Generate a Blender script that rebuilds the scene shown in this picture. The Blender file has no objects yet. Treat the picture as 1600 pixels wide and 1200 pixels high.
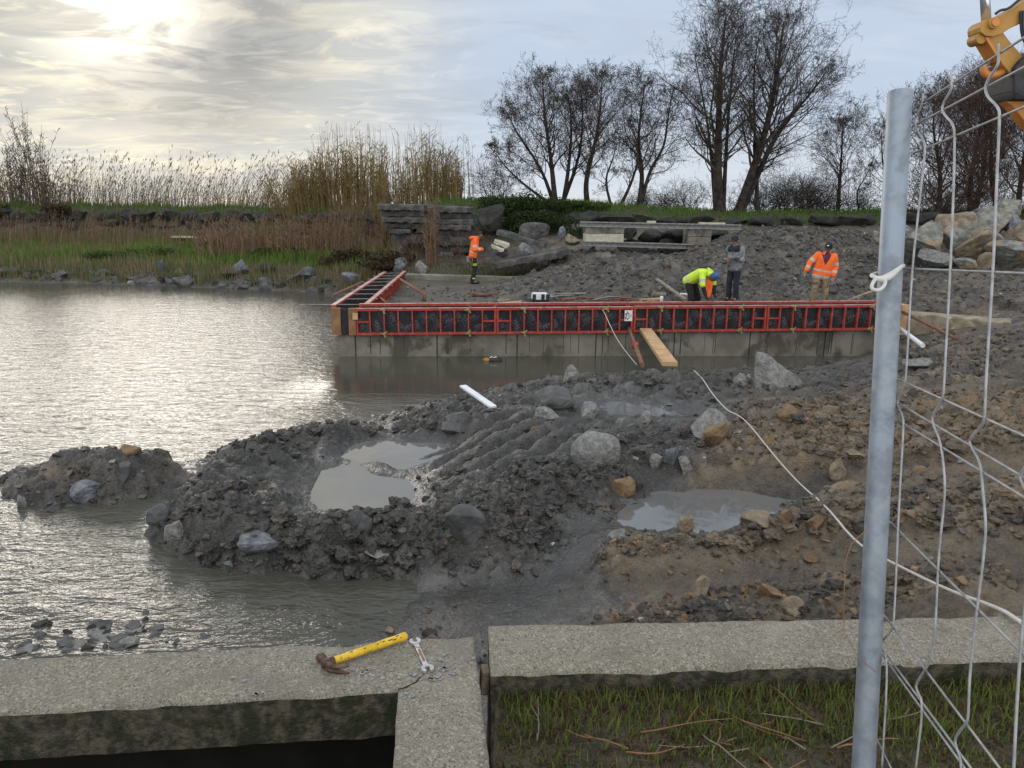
import bpy, bmesh, math, random
import numpy as np
from mathutils import Vector, Matrix, noise as mnoise
random.seed(7); rng = np.random.default_rng(11)
SC = bpy.context.scene
COL = SC.collection
# ------------------------------------------------------------------ camera
FPX, CAMH, PITCH, ROLL = 1155.0, 3.15, math.radians(13.15), math.radians(0.8)
_R0 = np.array([1., 0, 0]); _U0 = np.array([0, math.sin(PITCH), math.cos(PITCH)])
CF = np.array([0, math.cos(PITCH), -math.sin(PITCH)])
CR = math.cos(ROLL)*_R0 + math.sin(ROLL)*_U0
CU = math.cos(ROLL)*_U0 - math.sin(ROLL)*_R0
CAM = np.array([0, 0, CAMH])
cd = bpy.data.cameras.new("camera"); cam = bpy.data.objects.new("camera", cd); COL.objects.link(cam)
cd.sensor_width = 36; cd.lens = 36*FPX/1600; cd.clip_start = 0.05; cd.clip_end = 9000
cam.matrix_world = Matrix(((CR[0], CU[0], -CF[0], 0), (CR[1], CU[1], -CF[1], 0), (CR[2], CU[2], -CF[2], CAMH), (0, 0, 0, 1)))
SC.camera = cam
def ray(px, py): return CF + (px-800)/FPX*CR + (600-py)/FPX*CU
def U(px, py, z):                       # point of a photo pixel on the level z
    d = ray(px, py); return CAM + d*((z-CAMH)/d[2])
def UY(px, py, y):                      # point of a photo pixel at the distance y
    d = ray(px, py); return CAM + d*(y/d[1])
def PX(px, y, z):                       # point in photo column px, at distance y and height z
    a = (px-800)/FPX; dz = z-CAMH
    x = (a*(y*CF[1]+dz*CF[2]) - (y*CR[1]+dz*CR[2]))/(CR[0]-a*CF[0])
    return np.array([x, y, z])
# ------------------------------------------------------------------ light
SC.view_settings.view_transform = 'Standard'; SC.view_settings.look = 'None'
SC.view_settings.gamma = 1.0; SC.view_settings.exposure = 0.70
SUN = ray(175, -22); SUN = SUN/np.linalg.norm(SUN)
SEL = math.asin(SUN[2]); SAZ = math.atan2(SUN[0], SUN[1])
sl = bpy.data.lights.new("sun", 'SUN'); so = bpy.data.objects.new("sun", sl); COL.objects.link(so)
sl.energy = 0.5; sl.angle = math.radians(24); sl.color = (1.0, 0.92, 0.82)
so.rotation_euler = Vector(SUN).to_track_quat('Z', 'Y').to_euler(); so.location = (-20, 20, 30)
class NT:                               # tiny node-tree helper
    def __init__(s, t): s.t = t; t.nodes.clear()
    def n(s, typ, ins=None, **kw):
        nd = s.t.nodes.new(typ)
        for k, v in kw.items(): setattr(nd, k, v)
        for k, v in (ins or {}).items():
            i = nd.inputs[k]
            if isinstance(v, bpy.types.NodeSocket): s.t.links.new(v, i)
            else: i.default_value = v
        return nd
    def math(s, op, a, b=0.0, clamp=False):
        return s.n('ShaderNodeMath', {0: a, 1: b}, operation=op, use_clamp=clamp).outputs[0]
    def mix(s, fac, a, b, bt='MIX'):
        m = s.n('ShaderNodeMix', data_type='RGBA', blend_type=bt)
        for i, v in ((0, fac), (6, a), (7, b)):
            if isinstance(v, bpy.types.NodeSocket): s.t.links.new(v, m.inputs[i])
            else: m.inputs[i].default_value = v if i == 0 else (tuple(v)+(1,))[:4]
        return m.outputs[2]
    def ramp(s, fac, lo, hi, a=0.0, b=1.0):
        return s.n('ShaderNodeMapRange', {0: fac, 1: lo, 2: hi, 3: a, 4: b}, interpolation_type='SMOOTHSTEP').outputs[0]
    def noise(s, vec, scale, detail=4, rough=0.55, dist=0.0):
        return s.n('ShaderNodeTexNoise', {'Vector': vec, 'Scale': scale, 'Detail': detail, 'Roughness': rough, 'Distortion': dist}).outputs[0]
world = bpy.data.worlds.new("World"); SC.world = world; world.use_nodes = True
w = NT(world.node_tree)
tc = w.n('ShaderNodeTexCoord').outputs['Generated']
sep = w.n('ShaderNodeSeparateXYZ', {0: tc})
zz = w.math('MAXIMUM', sep.outputs[2], 0.0)
den = w.math('ADD', zz, 0.13)
pl = w.n('ShaderNodeCombineXYZ', {0: w.math('DIVIDE', sep.outputs[0], den), 1: w.math('DIVIDE', sep.outputs[1], den), 2: 0.0}).outputs[0]
plm = w.n('ShaderNodeMapping', {'Vector': pl, 'Rotation': (0, 0, math.radians(-25)), 'Scale': (0.85, 1.25, 1)}).outputs[0]
sky = w.n('ShaderNodeTexSky', sky_type='NISHITA', sun_disc=False, sun_elevation=SEL, sun_rotation=SAZ % (2*math.pi), air_density=1.0, dust_density=1.5, ozone_density=1.5)
skyc = w.mix(1.0, sky.outputs[0], (0.05, 0.05, 0.05), 'MULTIPLY')
dt = w.n('ShaderNodeVectorMath', {0: tc, 1: tuple(SUN)}, operation='DOT_PRODUCT').outputs['Value']
dt = w.math('MAXIMUM', dt, 0.0)
g_wide = w.math('POWER', dt, 14.0); g_mid = w.math('POWER', dt, 60.0); g_core = w.math('POWER', dt, 420.0)
n1 = w.noise(plm, 0.75, 6, 0.52, 0.35); n2 = w.noise(plm, 2.3, 7, 0.58, 0.6)
n3 = w.noise(w.n('ShaderNodeMapping', {'Vector': pl, 'Location': (4.3, 2.2, 0), 'Rotation': (0, 0, math.radians(15)), 'Scale': (1.0, 2.4, 1)}).outputs[0], 1.5, 6, 0.6, 0.5)
hor = w.ramp(zz, 0.0, 0.15, 1.0, 0.0)
side = w.ramp(dt, 0.895, 0.996)                                       # how far the cloud is lit by the veiled sun
base = w.mix(hor, (0.345, 0.405, 0.495), (0.45, 0.485, 0.52))         # veil of high cloud
base = w.mix(side, base, w.mix(hor, (0.37, 0.37, 0.345), (0.50, 0.49, 0.445)))
light = w.mix(side, (0.52, 0.55, 0.59), (0.74, 0.665, 0.49))
dark = w.mix(side, (0.26, 0.285, 0.33), (0.24, 0.24, 0.235))
n4 = w.noise(w.n('ShaderNodeMapping', {'Vector': pl, 'Location': (1.3, 7.2, 0), 'Rotation': (0, 0, math.radians(28)), 'Scale': (1.7, 2.5, 1)}).outputs[0], 1.7, 8, 0.64, 1.1)
c = w.mix(w.ramp(n1, 0.22, 0.55, 0.90, 1.0), skyc, base)
c = w.mix(w.math('MULTIPLY', w.ramp(n1, 0.52, 0.72), 0.35), c, dark)
c = w.mix(w.math('MULTIPLY', w.ramp(n3, 0.46, 0.68), w.math('ADD', w.math('MULTIPLY', side, 0.30), 0.16)), c, light)
c = w.mix(w.math('MULTIPLY', w.ramp(n4, 0.50, 0.66), w.math('ADD', w.math('MULTIPLY', side, 0.62), 0.03)), c, light)
c = w.mix(w.math('MULTIPLY', w.ramp(n2, 0.55, 0.70), w.ramp(zz, 0.15, 0.34, 0.10, 0.80)), c, dark)
cl_d = ray(300, 10); cl_d = tuple(cl_d/np.linalg.norm(cl_d))
cdt = w.n('ShaderNodeVectorMath', {0: tc, 1: cl_d}, operation='DOT_PRODUCT').outputs['Value']
c = w.mix(w.math('MULTIPLY', w.ramp(cdt, 0.984, 0.9985), w.ramp(n4, 0.38, 0.60, 0.35, 0.9)), c, (0.20, 0.205, 0.215))
thin = w.ramp(n2, 0.60, 0.44, 0.25, 1.0)
gl = w.math('ADD', w.math('MULTIPLY', g_mid, 0.05), w.math('MULTIPLY', g_core, 1.3))
gl = w.math('MULTIPLY', gl, thin)
gcol = w.mix(1.0, (1.0, 0.90, 0.70), w.n('ShaderNodeCombineColor', {0: gl, 1: gl, 2: gl}).outputs[0], 'MULTIPLY')
c = w.mix(1.0, c, gcol, 'ADD')
# added fill light: sky whitened overhead and behind the camera, out of view
sky_fill = w.math('ADD', w.math('MULTIPLY', w.ramp(sep.outputs[1], 0.25, -0.55), 1.9), w.math('MULTIPLY', w.ramp(zz, 0.42, 0.85), 0.75))
sky_fill = w.math('MINIMUM', sky_fill, 2.0)
c = w.mix(w.math('MULTIPLY', sky_fill, 0.27), c, w.mix(w.ramp(n1, .3, .6), (1.02, 1.05, 1.10), (1.50, 1.50, 1.50)))
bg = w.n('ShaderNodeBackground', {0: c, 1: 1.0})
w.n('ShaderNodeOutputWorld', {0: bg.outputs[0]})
# ------------------------------------------------------------------ materials
def pmat(name, c1, c2, scale=8, rough=0.8, bump=0.3, bscale=None, metal=0.0, attr=None, spec=0.4, c3=None, s3=2.0, rough2=None, dist=0.01, thr=(0.35, 0.65), thr3=(0.5, 0.62)):
    m = bpy.data.materials.new(name); m.use_nodes = True; t = NT(m.node_tree)
    co = t.n('ShaderNodeTexCoord').outputs['Object']
    nz = t.noise(co, scale, 5, 0.6)
    f = t.ramp(nz, thr[0], thr[1])
    colr = t.mix(f, c1, c2)
    if c3 is not None: colr = t.mix(t.ramp(t.noise(co, s3, 5, 0.65, 0.4), thr3[0], thr3[1]), colr, c3)
    if attr:
        at = t.n('ShaderNodeAttribute', attribute_name=attr).outputs['Color']
        colr = t.mix(1.0, colr, at, 'MULTIPLY')
    bs = t.n('ShaderNodeBsdfPrincipled', {'Base Color': colr, 'Roughness': rough, 'Metallic': metal, 'Specular IOR Level': spec})
    if rough2 is not None: t.t.links.new(t.ramp(t.noise(co, scale*1.7, 4), 0.35, 0.65, rough, rough2), bs.inputs['Roughness'])
    if bump:
        b = t.n('ShaderNodeBump', {'Strength': bump, 'Distance': dist, 'Height': t.noise(co, bscale or scale*4, 5, 0.6)})
        t.t.links.new(b.outputs[0], bs.inputs['Normal'])
    t.n('ShaderNodeOutputMaterial', {0: bs.outputs[0]})
    return m
def conc_mat(name):
    m = bpy.data.materials.new(name); m.use_nodes = True; t = NT(m.node_tree)
    co = t.n('ShaderNodeTexCoord').outputs['Object']
    fine = t.noise(co, 230, 4, .7); mid = t.noise(co, 34, 5, .65); big = t.noise(co, 3.1, 6, .62, .5); sp = t.n('ShaderNodeTexVoronoi', {'Vector': co, 'Scale': 150.0}); spd = sp.outputs['Color']
    c = t.mix(t.ramp(fine, .36, .64), (0.165, 0.146, 0.108), (0.365, 0.328, 0.255))
    g = t.n('ShaderNodeSeparateColor', {0: spd})
    c = t.mix(t.math('MULTIPLY', t.ramp(g.outputs[0], .80, .92), .55), c, (0.50, 0.47, 0.39))
    c = t.mix(t.math('MULTIPLY', t.ramp(g.outputs[1], .82, .95), .6), c, (0.075, 0.066, 0.05))
    c = t.mix(t.math('MULTIPLY', t.ramp(mid, .50, .66), .45), c, (0.15, 0.13, 0.095))
    c = t.mix(t.math('MULTIPLY', t.ramp(big, .50, .68), .5), c, (0.12, 0.112, 0.085))
    c = t.mix(t.math('MULTIPLY', t.ramp(big, .44, .30), .4), c, (0.36, 0.335, 0.27))
    bs = t.n('ShaderNodeBsdfPrincipled', {'Base Color': c, 'Roughness': t.ramp(big, .45, .7, .9, .6), 'Specular IOR Level': .35})
    h = t.math('ADD', t.math('MULTIPLY', fine, .55), t.math('ADD', t.math('MULTIPLY', t.noise(co, 85, 4, .65), .9), t.math('MULTIPLY', mid, .8)))
    t.t.links.new(t.n('ShaderNodeBump', {'Strength': 1.0, 'Distance': .010, 'Height': h}).outputs[0], bs.inputs['Normal'])
    t.n('ShaderNodeOutputMaterial', {0: bs.outputs[0]}); return m
def amat(name, rough=0.75, spec=0.3, trans=0.0):      # plants: colour from the vertex attribute 'col'
    m = bpy.data.materials.new(name); m.use_nodes = True; t = NT(m.node_tree)
    at = t.n('ShaderNodeAttribute', attribute_name='col').outputs['Color']
    bs = t.n('ShaderNodeBsdfPrincipled', {'Base Color': at, 'Roughness': rough, 'Specular IOR Level': spec})
    out = bs.outputs[0]
    if trans:
        tr = t.n('ShaderNodeBsdfTranslucent', {'Color': at})
        out = t.n('ShaderNodeMixShader', {0: trans, 1: out, 2: tr.outputs[0]}).outputs[0]
    t.n('ShaderNodeOutputMaterial', {0: out})
    return m
M = {}
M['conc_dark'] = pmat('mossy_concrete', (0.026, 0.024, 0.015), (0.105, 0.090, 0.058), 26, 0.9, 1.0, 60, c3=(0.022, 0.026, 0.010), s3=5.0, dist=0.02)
M['conc_wall'] = pmat('wet_cast_concrete', (0.15, 0.135, 0.105), (0.24, 0.22, 0.18), 1.6, 0.75, 0.3, 30, c3=(0.085, 0.076, 0.056), s3=1.2)
M['conc_pale'] = pmat('pale_concrete', (0.40, 0.37, 0.29), (0.52, 0.48, 0.38), 7, 0.85, 0.3, 30)
M['conc_tan'] = pmat('tan_chipped_concrete', (0.20, 0.165, 0.115), (0.33, 0.28, 0.20), 5, 0.85, 0.5, 30, c3=(0.42, 0.35, 0.22), s3=2.2, thr3=(.56, .64))
M['slab'] = pmat('weathered_slab', (0.05, 0.048, 0.045), (0.125, 0.118, 0.106), 4, 0.9, 0.7, 16, c3=(0.05, 0.05, 0.05), s3=1.6, dist=0.03)
M['black'] = pmat('pit_shade_black', (0.010, 0.010, 0.008), (0.016, 0.015, 0.012), 6, 0.9, 0.2, spec=0.1)  # shade inside the pit and under the coping is put into this colour
M['galv'] = pmat('galvanised_steel', (0.18, 0.205, 0.23), (0.27, 0.295, 0.315), 22, 0.55, 0.06, 120, metal=0.55, spec=0.5, c3=(0.26, 0.30, 0.34), s3=9)
M['wire'] = pmat('galvanised_wire', (0.24, 0.24, 0.24), (0.36, 0.36, 0.35), 40, 0.5, 0.1, metal=0.35)
M['clampm'] = pmat('cast_clamp', (0.48, 0.47, 0.43), (0.60, 0.58, 0.53), 50, 0.6, 0.2)
M['red'] = pmat('red_painted_steel', (0.31, 0.036, 0.023), (0.42, 0.058, 0.037), 9, 0.55, 0.25, 60, c3=(0.25, 0.165, 0.13), s3=9, thr3=(0.56, 0.70))
M['rail'] = pmat('scuffed_red_top', (0.42, 0.18, 0.145), (0.55, 0.36, 0.32), 6, 0.45, 0.15, 40, c3=(0.30, 0.07, 0.05), s3=4)
M['ply'] = pmat('black_film_ply', (0.012, 0.012, 0.015), (0.026, 0.024, 0.030), 8, 0.35, 0.1, 30, c3=(0.055, 0.05, 0.045), s3=3.5, thr3=(0.55, 0.75))
M['mark'] = pmat('grey_print', (0.10, 0.09, 0.10), (0.17, 0.15, 0.16), 20, 0.6, 0)
M['rust'] = pmat('rusty_steel', (0.15, 0.062, 0.035), (0.25, 0.125, 0.075), 16, 0.75, 0.4, 70, metal=0.1)
M['rustd'] = pmat('dark_rust', (0.055, 0.033, 0.026), (0.15, 0.085, 0.055), 45, 0.6, 0.4, 160, metal=0.35, dist=0.002)
M['brass'] = pmat('zinc_nut', (0.22, 0.18, 0.08), (0.42, 0.34, 0.16), 30, 0.5, 0.2, metal=0.4)
M['wood'] = pmat('raw_timber', (0.42, 0.25, 0.12), (0.55, 0.36, 0.19), 5, 0.75, 0.3, 40)
M['woodd'] = pmat('wet_timber', (0.20, 0.10, 0.045), (0.30, 0.165, 0.08), 5, 0.75, 0.3, 40)
M['woodg'] = pmat('grey_timber', (0.17, 0.15, 0.11), (0.27, 0.24, 0.18), 7, 0.8, 0.3, 40)
M['steel'] = pmat('bare_steel', (0.17, 0.17, 0.165), (0.30, 0.29, 0.28), 8, 0.5, 0.2, 40, metal=0.4)
M['white'] = pmat('white_paint', (0.66, 0.67, 0.68), (0.76, 0.77, 0.77), 12, 0.6, 0.1, 60)
M['yellow'] = pmat('worn_yellow', (0.58, 0.36, 0.012), (0.70, 0.46, 0.03), 40, 0.5, 0.25, 160, c3=(0.20, 0.11, 0.02), s3=46, thr3=(0.60, 0.68), dist=0.002)
M['chrome'] = pmat('wrench_steel', (0.40, 0.385, 0.365), (0.56, 0.545, 0.525), 60, 0.38, 0.1, metal=0.6, c3=(0.27, 0.16, 0.09), s3=38, thr3=(0.52, 0.72))
M['digger'] = pmat('digger_yellow', (0.31, 0.155, 0.028), (0.40, 0.205, 0.04), 3, 0.5, 0.1, 40, c3=(0.24, 0.13, 0.04), s3=2.5, thr3=(0.55, 0.8))
M['digger2'] = pmat('digger_orange', (0.47, 0.17, 0.03), (0.55, 0.22, 0.05), 3, 0.5, 0.1, 40)
M['rubber'] = pmat('black_rubber', (0.012, 0.012, 0.013), (0.03, 0.03, 0.03), 10, 0.6, 0.2)
M['rod'] = pmat('chrome_rod', (0.60, 0.62, 0.66), (0.70, 0.72, 0.75), 3, 0.22, 0, metal=0.8)
M['bark'] = pmat('dark_bark', (0.020, 0.017, 0.015), (0.055, 0.045, 0.038), 5, 0.95, 0.5, 20, spec=0.2)
M['twig2'] = pmat('reddish_twig', (0.055, 0.036, 0.029), (0.095, 0.064, 0.050), 3, 0.95, 0, spec=0.15)
M['twig'] = pmat('dark_twig', (0.042, 0.034, 0.029), (0.085, 0.068, 0.056), 3, 0.95, 0, spec=0.15)
M['conc'] = conc_mat('coarse_concrete'); M['leaf'] = amat('plant_leaf', 0.8, 0.25, 0.5)
M['stalk'] = amat('dry_stalk', 0.85, 0.2, 0.25)
M['stone'] = pmat('stone_attr', (0.62, 0.62, 0.62), (1.15, 1.12, 1.08), 7, 0.62, 0.6, 26, attr='col', dist=0.02, rough2=0.85)
M['rockd'] = pmat('dark_rock', (0.055, 0.054, 0.052), (0.115, 0.112, 0.105), 3.5, 0.6, 0.7, 15, c3=(0.16, 0.155, 0.14), s3=3, rough2=0.85, dist=0.03, thr3=(0.55, 0.75))
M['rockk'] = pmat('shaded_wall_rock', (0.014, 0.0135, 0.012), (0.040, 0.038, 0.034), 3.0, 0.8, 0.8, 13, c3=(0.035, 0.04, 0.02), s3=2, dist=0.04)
M['rockg'] = pmat('grey_rock', (0.155, 0.152, 0.14), (0.27, 0.264, 0.24), 16, 0.65, 0.9, 34, c3=(0.12, 0.11, 0.09), s3=3.0, thr3=(.55, .75), rough2=0.9, dist=0.035)
M['rockb'] = pmat('bluish_rock', (0.095, 0.10, 0.11), (0.22, 0.225, 0.235), 9.0, 0.6, 0.9, 24, c3=(0.09, 0.095, 0.10), s3=2.5, rough2=0.85, dist=0.03)
M['rockt'] = pmat('tan_rock', (0.15, 0.118, 0.078), (0.29, 0.232, 0.155), 6, 0.85, 0.9, 18, c3=(0.21, 0.21, 0.195), s3=1.8, dist=0.03)
M['rockl'] = pmat('lichen_rock', (0.125, 0.128, 0.112), (0.27, 0.262, 0.222), 6, 0.85, 0.9, 18, c3=(0.27, 0.19, 0.10), s3=2.0, dist=0.03)
M['rocko'] = pmat('ochre_rock', (0.16, 0.105, 0.055), (0.26, 0.175, 0.095), 6, 0.85, 0.7, 20, c3=(0.13, 0.085, 0.05), s3=4, dist=0.03)
M['skin'] = pmat('skin', (0.24, 0.125, 0.085), (0.29, 0.16, 0.11), 9, 0.6, 0.05)
M['hair'] = pmat('dark_hair', (0.015, 0.013, 0.012), (0.035, 0.03, 0.028), 30, 0.8, 0.4)
M['orange'] = pmat('hi_vis_orange', (0.88, 0.13, 0.018), (0.95, 0.18, 0.03), 6, 0.75, 0.5, 14, dist=0.03)
M['lime'] = pmat('hi_vis_yellow', (0.52, 0.74, 0.04), (0.62, 0.84, 0.07), 6, 0.75, 0.5, 14, dist=0.03)
M['refl'] = pmat('reflective_band', (0.40, 0.40, 0.38), (0.52, 0.52, 0.48), 9, 0.5, 0.1)
M['navy'] = pmat('navy_cloth', (0.012, 0.014, 0.022), (0.028, 0.031, 0.042), 9, 0.85, 0.4, 20)
M['blackc'] = pmat('black_cloth', (0.010, 0.010, 0.012), (0.024, 0.024, 0.026), 9, 0.85, 0.4, 20)
M['greyc'] = pmat('grey_cloth', (0.17, 0.17, 0.18), (0.25, 0.25, 0.26), 9, 0.85, 0.4, 20, c3=(0.05, 0.05, 0.055), s3=6)
M['khaki'] = pmat('khaki_cloth', (0.22, 0.16, 0.085), (0.31, 0.24, 0.14), 7, 0.85, 0.5, 16, c3=(0.10, 0.075, 0.05), s3=5)
M['maroon'] = pmat('maroon_shirt', (0.07, 0.02, 0.03), (0.11, 0.035, 0.05), 9, 0.85, 0.3)
M['blue'] = pmat('blue_cap', (0.035, 0.085, 0.22), (0.06, 0.13, 0.30), 12, 0.7, 0.3, 40)
M['boot'] = pmat('work_boot', (0.012, 0.011, 0.010), (0.04, 0.035, 0.03), 12, 0.7, 0.3)
M['rope'] = pmat('pale_rope', (0.44, 0.42, 0.38), (0.56, 0.54, 0.49), 60, 0.85, 0.3)
M['soil'] = pmat('dark_soil', (0.034, 0.028, 0.019), (0.080, 0.066, 0.047), 7, 0.9, 0.8, 30, c3=(0.095, 0.08, 0.06), s3=3.0, dist=0.02)
# ------------------------------------------------------------------ mesh helpers
def tag(o, label=None, cat=None, group=None, kind=None):
    for k, v in (('label', label), ('category', cat), ('group', group), ('kind', kind)):
        if v: o[k] = v
    return o
def empty(name, loc=(0, 0, 0), rz=0.0):
    o = bpy.data.objects.new(name, None); COL.objects.link(o); o.location = tuple(loc); o.rotation_euler = (0, 0, rz); o.empty_display_size = 0.2
    return o
def link(name, me, mats, parent=None):
    for m in (mats if isinstance(mats, (list, tuple)) else [mats]): me.materials.append(m)
    o = bpy.data.objects.new(name, me); COL.objects.link(o)
    if parent: o.parent = parent
    return o
def copy_tree(o, parent=None):
    c = o.copy(); COL.objects.link(c)
    if parent: c.parent = parent
    for ch in list(o.children): copy_tree(ch, c)
    return c
def perp(d):
    d = np.asarray(d, float); d = d/(np.linalg.norm(d)+1e-12)
    a = np.array([0, 0, 1.]) if abs(d[2]) < 0.9 else np.array([1., 0, 0])
    u = np.cross(d, a); u /= np.linalg.norm(u); v = np.cross(d, u)
    return d, u, v
class MB:
    def __init__(s): s.v = []; s.f = []; s.mi = []; s.c = []; s.hasc = False; s.smooth = []
    def add(s, vs, fs, mi=0, col=None, smooth=False):
        b = len(s.v); s.v.extend([tuple(map(float, p)) for p in vs]); s.f.extend([tuple(b+i for i in f) for f in fs])
        s.mi.extend([mi]*len(fs)); s.smooth.extend([smooth]*len(fs))
        s.c.extend([col or (1, 1, 1)]*len(vs))
        if col: s.hasc = True
        return s
    def box(s, c, d, rot=None, mi=0, bev=0.0):
        c = np.array(c, float); h = np.array(d, float)/2
        Rm = np.eye(3) if rot is None else np.array(rot)
        if bev <= 0:
            pts = [c+Rm@(h*np.array(q)) for q in ((-1,-1,-1),(1,-1,-1),(1,1,-1),(-1,1,-1),(-1,-1,1),(1,-1,1),(1,1,1),(-1,1,1))]
            return s.add(pts, [(0,3,2,1),(4,5,6,7),(0,1,5,4),(1,2,6,5),(2,3,7,6),(3,0,4,7)], mi)
        bm = bmesh.new(); bmesh.ops.create_cube(bm, size=1)
        for v in bm.verts: v.co = Vector((v.co.x*d[0], v.co.y*d[1], v.co.z*d[2]))
        bmesh.ops.bevel(bm, geom=list(bm.edges), offset=bev, segments=2, affect='EDGES', profile=0.6)
        bm.verts.index_update()
        s.add([c+Rm@np.array(v.co) for v in bm.verts], [[v.index for v in f.verts] for f in bm.faces], mi); bm.free(); return s
    def beam(s, a, b, wd, ht, mi=0, up=(0, 0, 1), bev=0.0):     # box from a to b
        a = np.array(a, float); b = np.array(b, float); d = b-a; L = np.linalg.norm(d); x = d/L
        y = np.cross(up, x); y /= np.linalg.norm(y); z = np.cross(x, y)
        return s.box((a+b)/2, (L, wd, ht), np.stack([x, y, z], 1), mi, bev)
    def tube(s, pts, rad, n=8, mi=0, cap=True, col=None, smooth=True):
        pts = [np.array(p, float) for p in pts]; k = len(pts)
        if np.isscalar(rad): rad = [rad]*k
        vs = []; u = None
        for i in range(k):
            d = pts[min(i+1, k-1)]-pts[max(i-1, 0)]
            d, uu, vv = perp(d)
            if u is not None:
                uu = u-d*(u@d); nn = np.linalg.norm(uu)
                uu = uu/nn if nn > 1e-6 else perp(d)[1]; vv = np.cross(d, uu)
            u = uu
            for j in range(n):
                t = 2*math.pi*j/n; vs.append(pts[i]+rad[i]*(math.cos(t)*uu+math.sin(t)*vv))
        fs = [(i*n+j, i*n+(j+1) % n, (i+1)*n+(j+1) % n, (i+1)*n+j) for i in range(k-1) for j in range(n)]
        s.add(vs, fs, mi, col, smooth)
        if cap:
            b = len(s.v)-k*n
            s.f.append(tuple(b+j for j in range(n))[::-1]); s.f.append(tuple(b+(k-1)*n+j for j in range(n)))
            s.mi += [mi, mi]; s.smooth += [False, False]
        return s
    def prism(s, poly, z0, z1, mi=0):
        n = len(poly); vs = [(p[0], p[1], z0) for p in poly]+[(p[0], p[1], z1) for p in poly]
        return s.add(vs, [tuple(range(n))[::-1], tuple(range(n, 2*n))]+[(i, (i+1) % n, n+(i+1) % n, n+i) for i in range(n)], mi)
    def ribbon(s, pts, wd, side, col=None, mi=0):
        k = len(pts); vs = []
        for i, p in enumerate(pts):
            ww = wd[i] if not np.isscalar(wd) else wd
            vs += [(p[0]-side[0]*ww, p[1]-side[1]*ww, p[2]-side[2]*ww), (p[0]+side[0]*ww, p[1]+side[1]*ww, p[2]+side[2]*ww)]
        return s.add(vs, [(2*i, 2*i+1, 2*i+3, 2*i+2) for i in range(k-1)], mi, col)
    def build(s, name, mats, parent=None):
        me = bpy.data.meshes.new(name); me.from_pydata(s.v, [], s.f)
        me.polygons.foreach_set('material_index', s.mi); me.polygons.foreach_set('use_smooth', s.smooth)
        if s.hasc:
            a = me.color_attributes.new('col', 'FLOAT_COLOR', 'POINT')
            a.data.foreach_set('color', np.concatenate([np.array(s.c, np.float32), np.ones((len(s.c), 1), np.float32)], 1).ravel())
        me.update()
        return link(name, me, mats, parent)
def rotz(a): c, s = math.cos(a), math.sin(a); return np.array([[c, -s, 0], [s, c, 0], [0, 0, 1]])
def roty(a): c, s = math.cos(a), math.sin(a); return np.array([[c, 0, s], [0, 1, 0], [-s, 0, c]])
def rotx(a): c, s = math.cos(a), math.sin(a); return np.array([[1, 0, 0], [0, c, -s], [0, s, c]])
# ------------------------------------------------------------------ numpy noise
def h2(ix, iy, s=0):
    h = (ix.astype(np.int64)*374761393 + iy.astype(np.int64)*668265263 + s*1442695041) & 0xffffffff
    h = ((h ^ (h >> 13))*1274126177) & 0xffffffff
    h = ((h ^ (h >> 16))*2246822519) & 0xffffffff
    return ((h ^ (h >> 15)) & 0xffffff)/float(0x1000000)
def vn(x, y, s=0):
    ix = np.floor(x); iy = np.floor(y); fx = x-ix; fy = y-iy
    fx = fx*fx*fx*(fx*(fx*6-15)+10); fy = fy*fy*fy*(fy*(fy*6-15)+10)
    a = h2(ix, iy, s); b = h2(ix+1, iy, s); c = h2(ix, iy+1, s); d = h2(ix+1, iy+1, s)
    return (a*(1-fx)+b*fx)*(1-fy)+(c*(1-fx)+d*fx)*fy
def fbm(x, y, s=0, o=4, g=0.5):
    t = 0; am = 1; tot = 0; cx, sx = 0.8, 0.6
    for i in range(o):
        t = t+am*vn(x, y, s+i*17); tot += am; am *= g
        x, y = (x*cx-y*sx)*2.03+5.2, (x*sx+y*cx)*2.03+1.7
    return t/tot*2-1
def stones(x, y, size, s, dens):                   # embedded clods/stones: dome height 0..1 and an id 0..1
    gx = x/size; gy = y/size; ix = np.floor(gx); iy = np.floor(gy)
    best = np.zeros_like(x); idv = np.full_like(x, 0.5)
    for dx in (-1, 0, 1):
        for dy in (-1, 0, 1):
            cx = ix+dx; cy = iy+dy
            px = cx+0.15+0.7*h2(cx, cy, s); py = cy+0.15+0.7*h2(cx, cy, s+1)
            on = h2(cx, cy, s+2) < dens
            r = 0.28+0.45*h2(cx, cy, s+3); an = h2(cx, cy, s+4)*3.1416; ca, sa = np.cos(an), np.sin(an)
            ex = ((gx-px)*ca+(gy-py)*sa)/r; ey = (-(gx-px)*sa+(gy-py)*ca)/(r*0.68)
            d = np.abs(ex)**2.4+np.abs(ey)**2.4
            hh = np.where(on & (d < 1), np.clip(1-d, 0, 1)**(0.9 if size > .3 else .62)*(0.45+0.8*r), 0)
            hh = hh*(1+0.35*(ex*np.cos(an*5)+ey*np.sin(an*5)))
            b = hh > best; best = np.where(b, hh, best); idv = np.where(b, h2(cx, cy, s+5), idv)
    return best, idv
def sst(a, b, x): t = np.clip((x-a)/(b-a), 0, 1); return t*t*(3-2*t)
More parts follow.
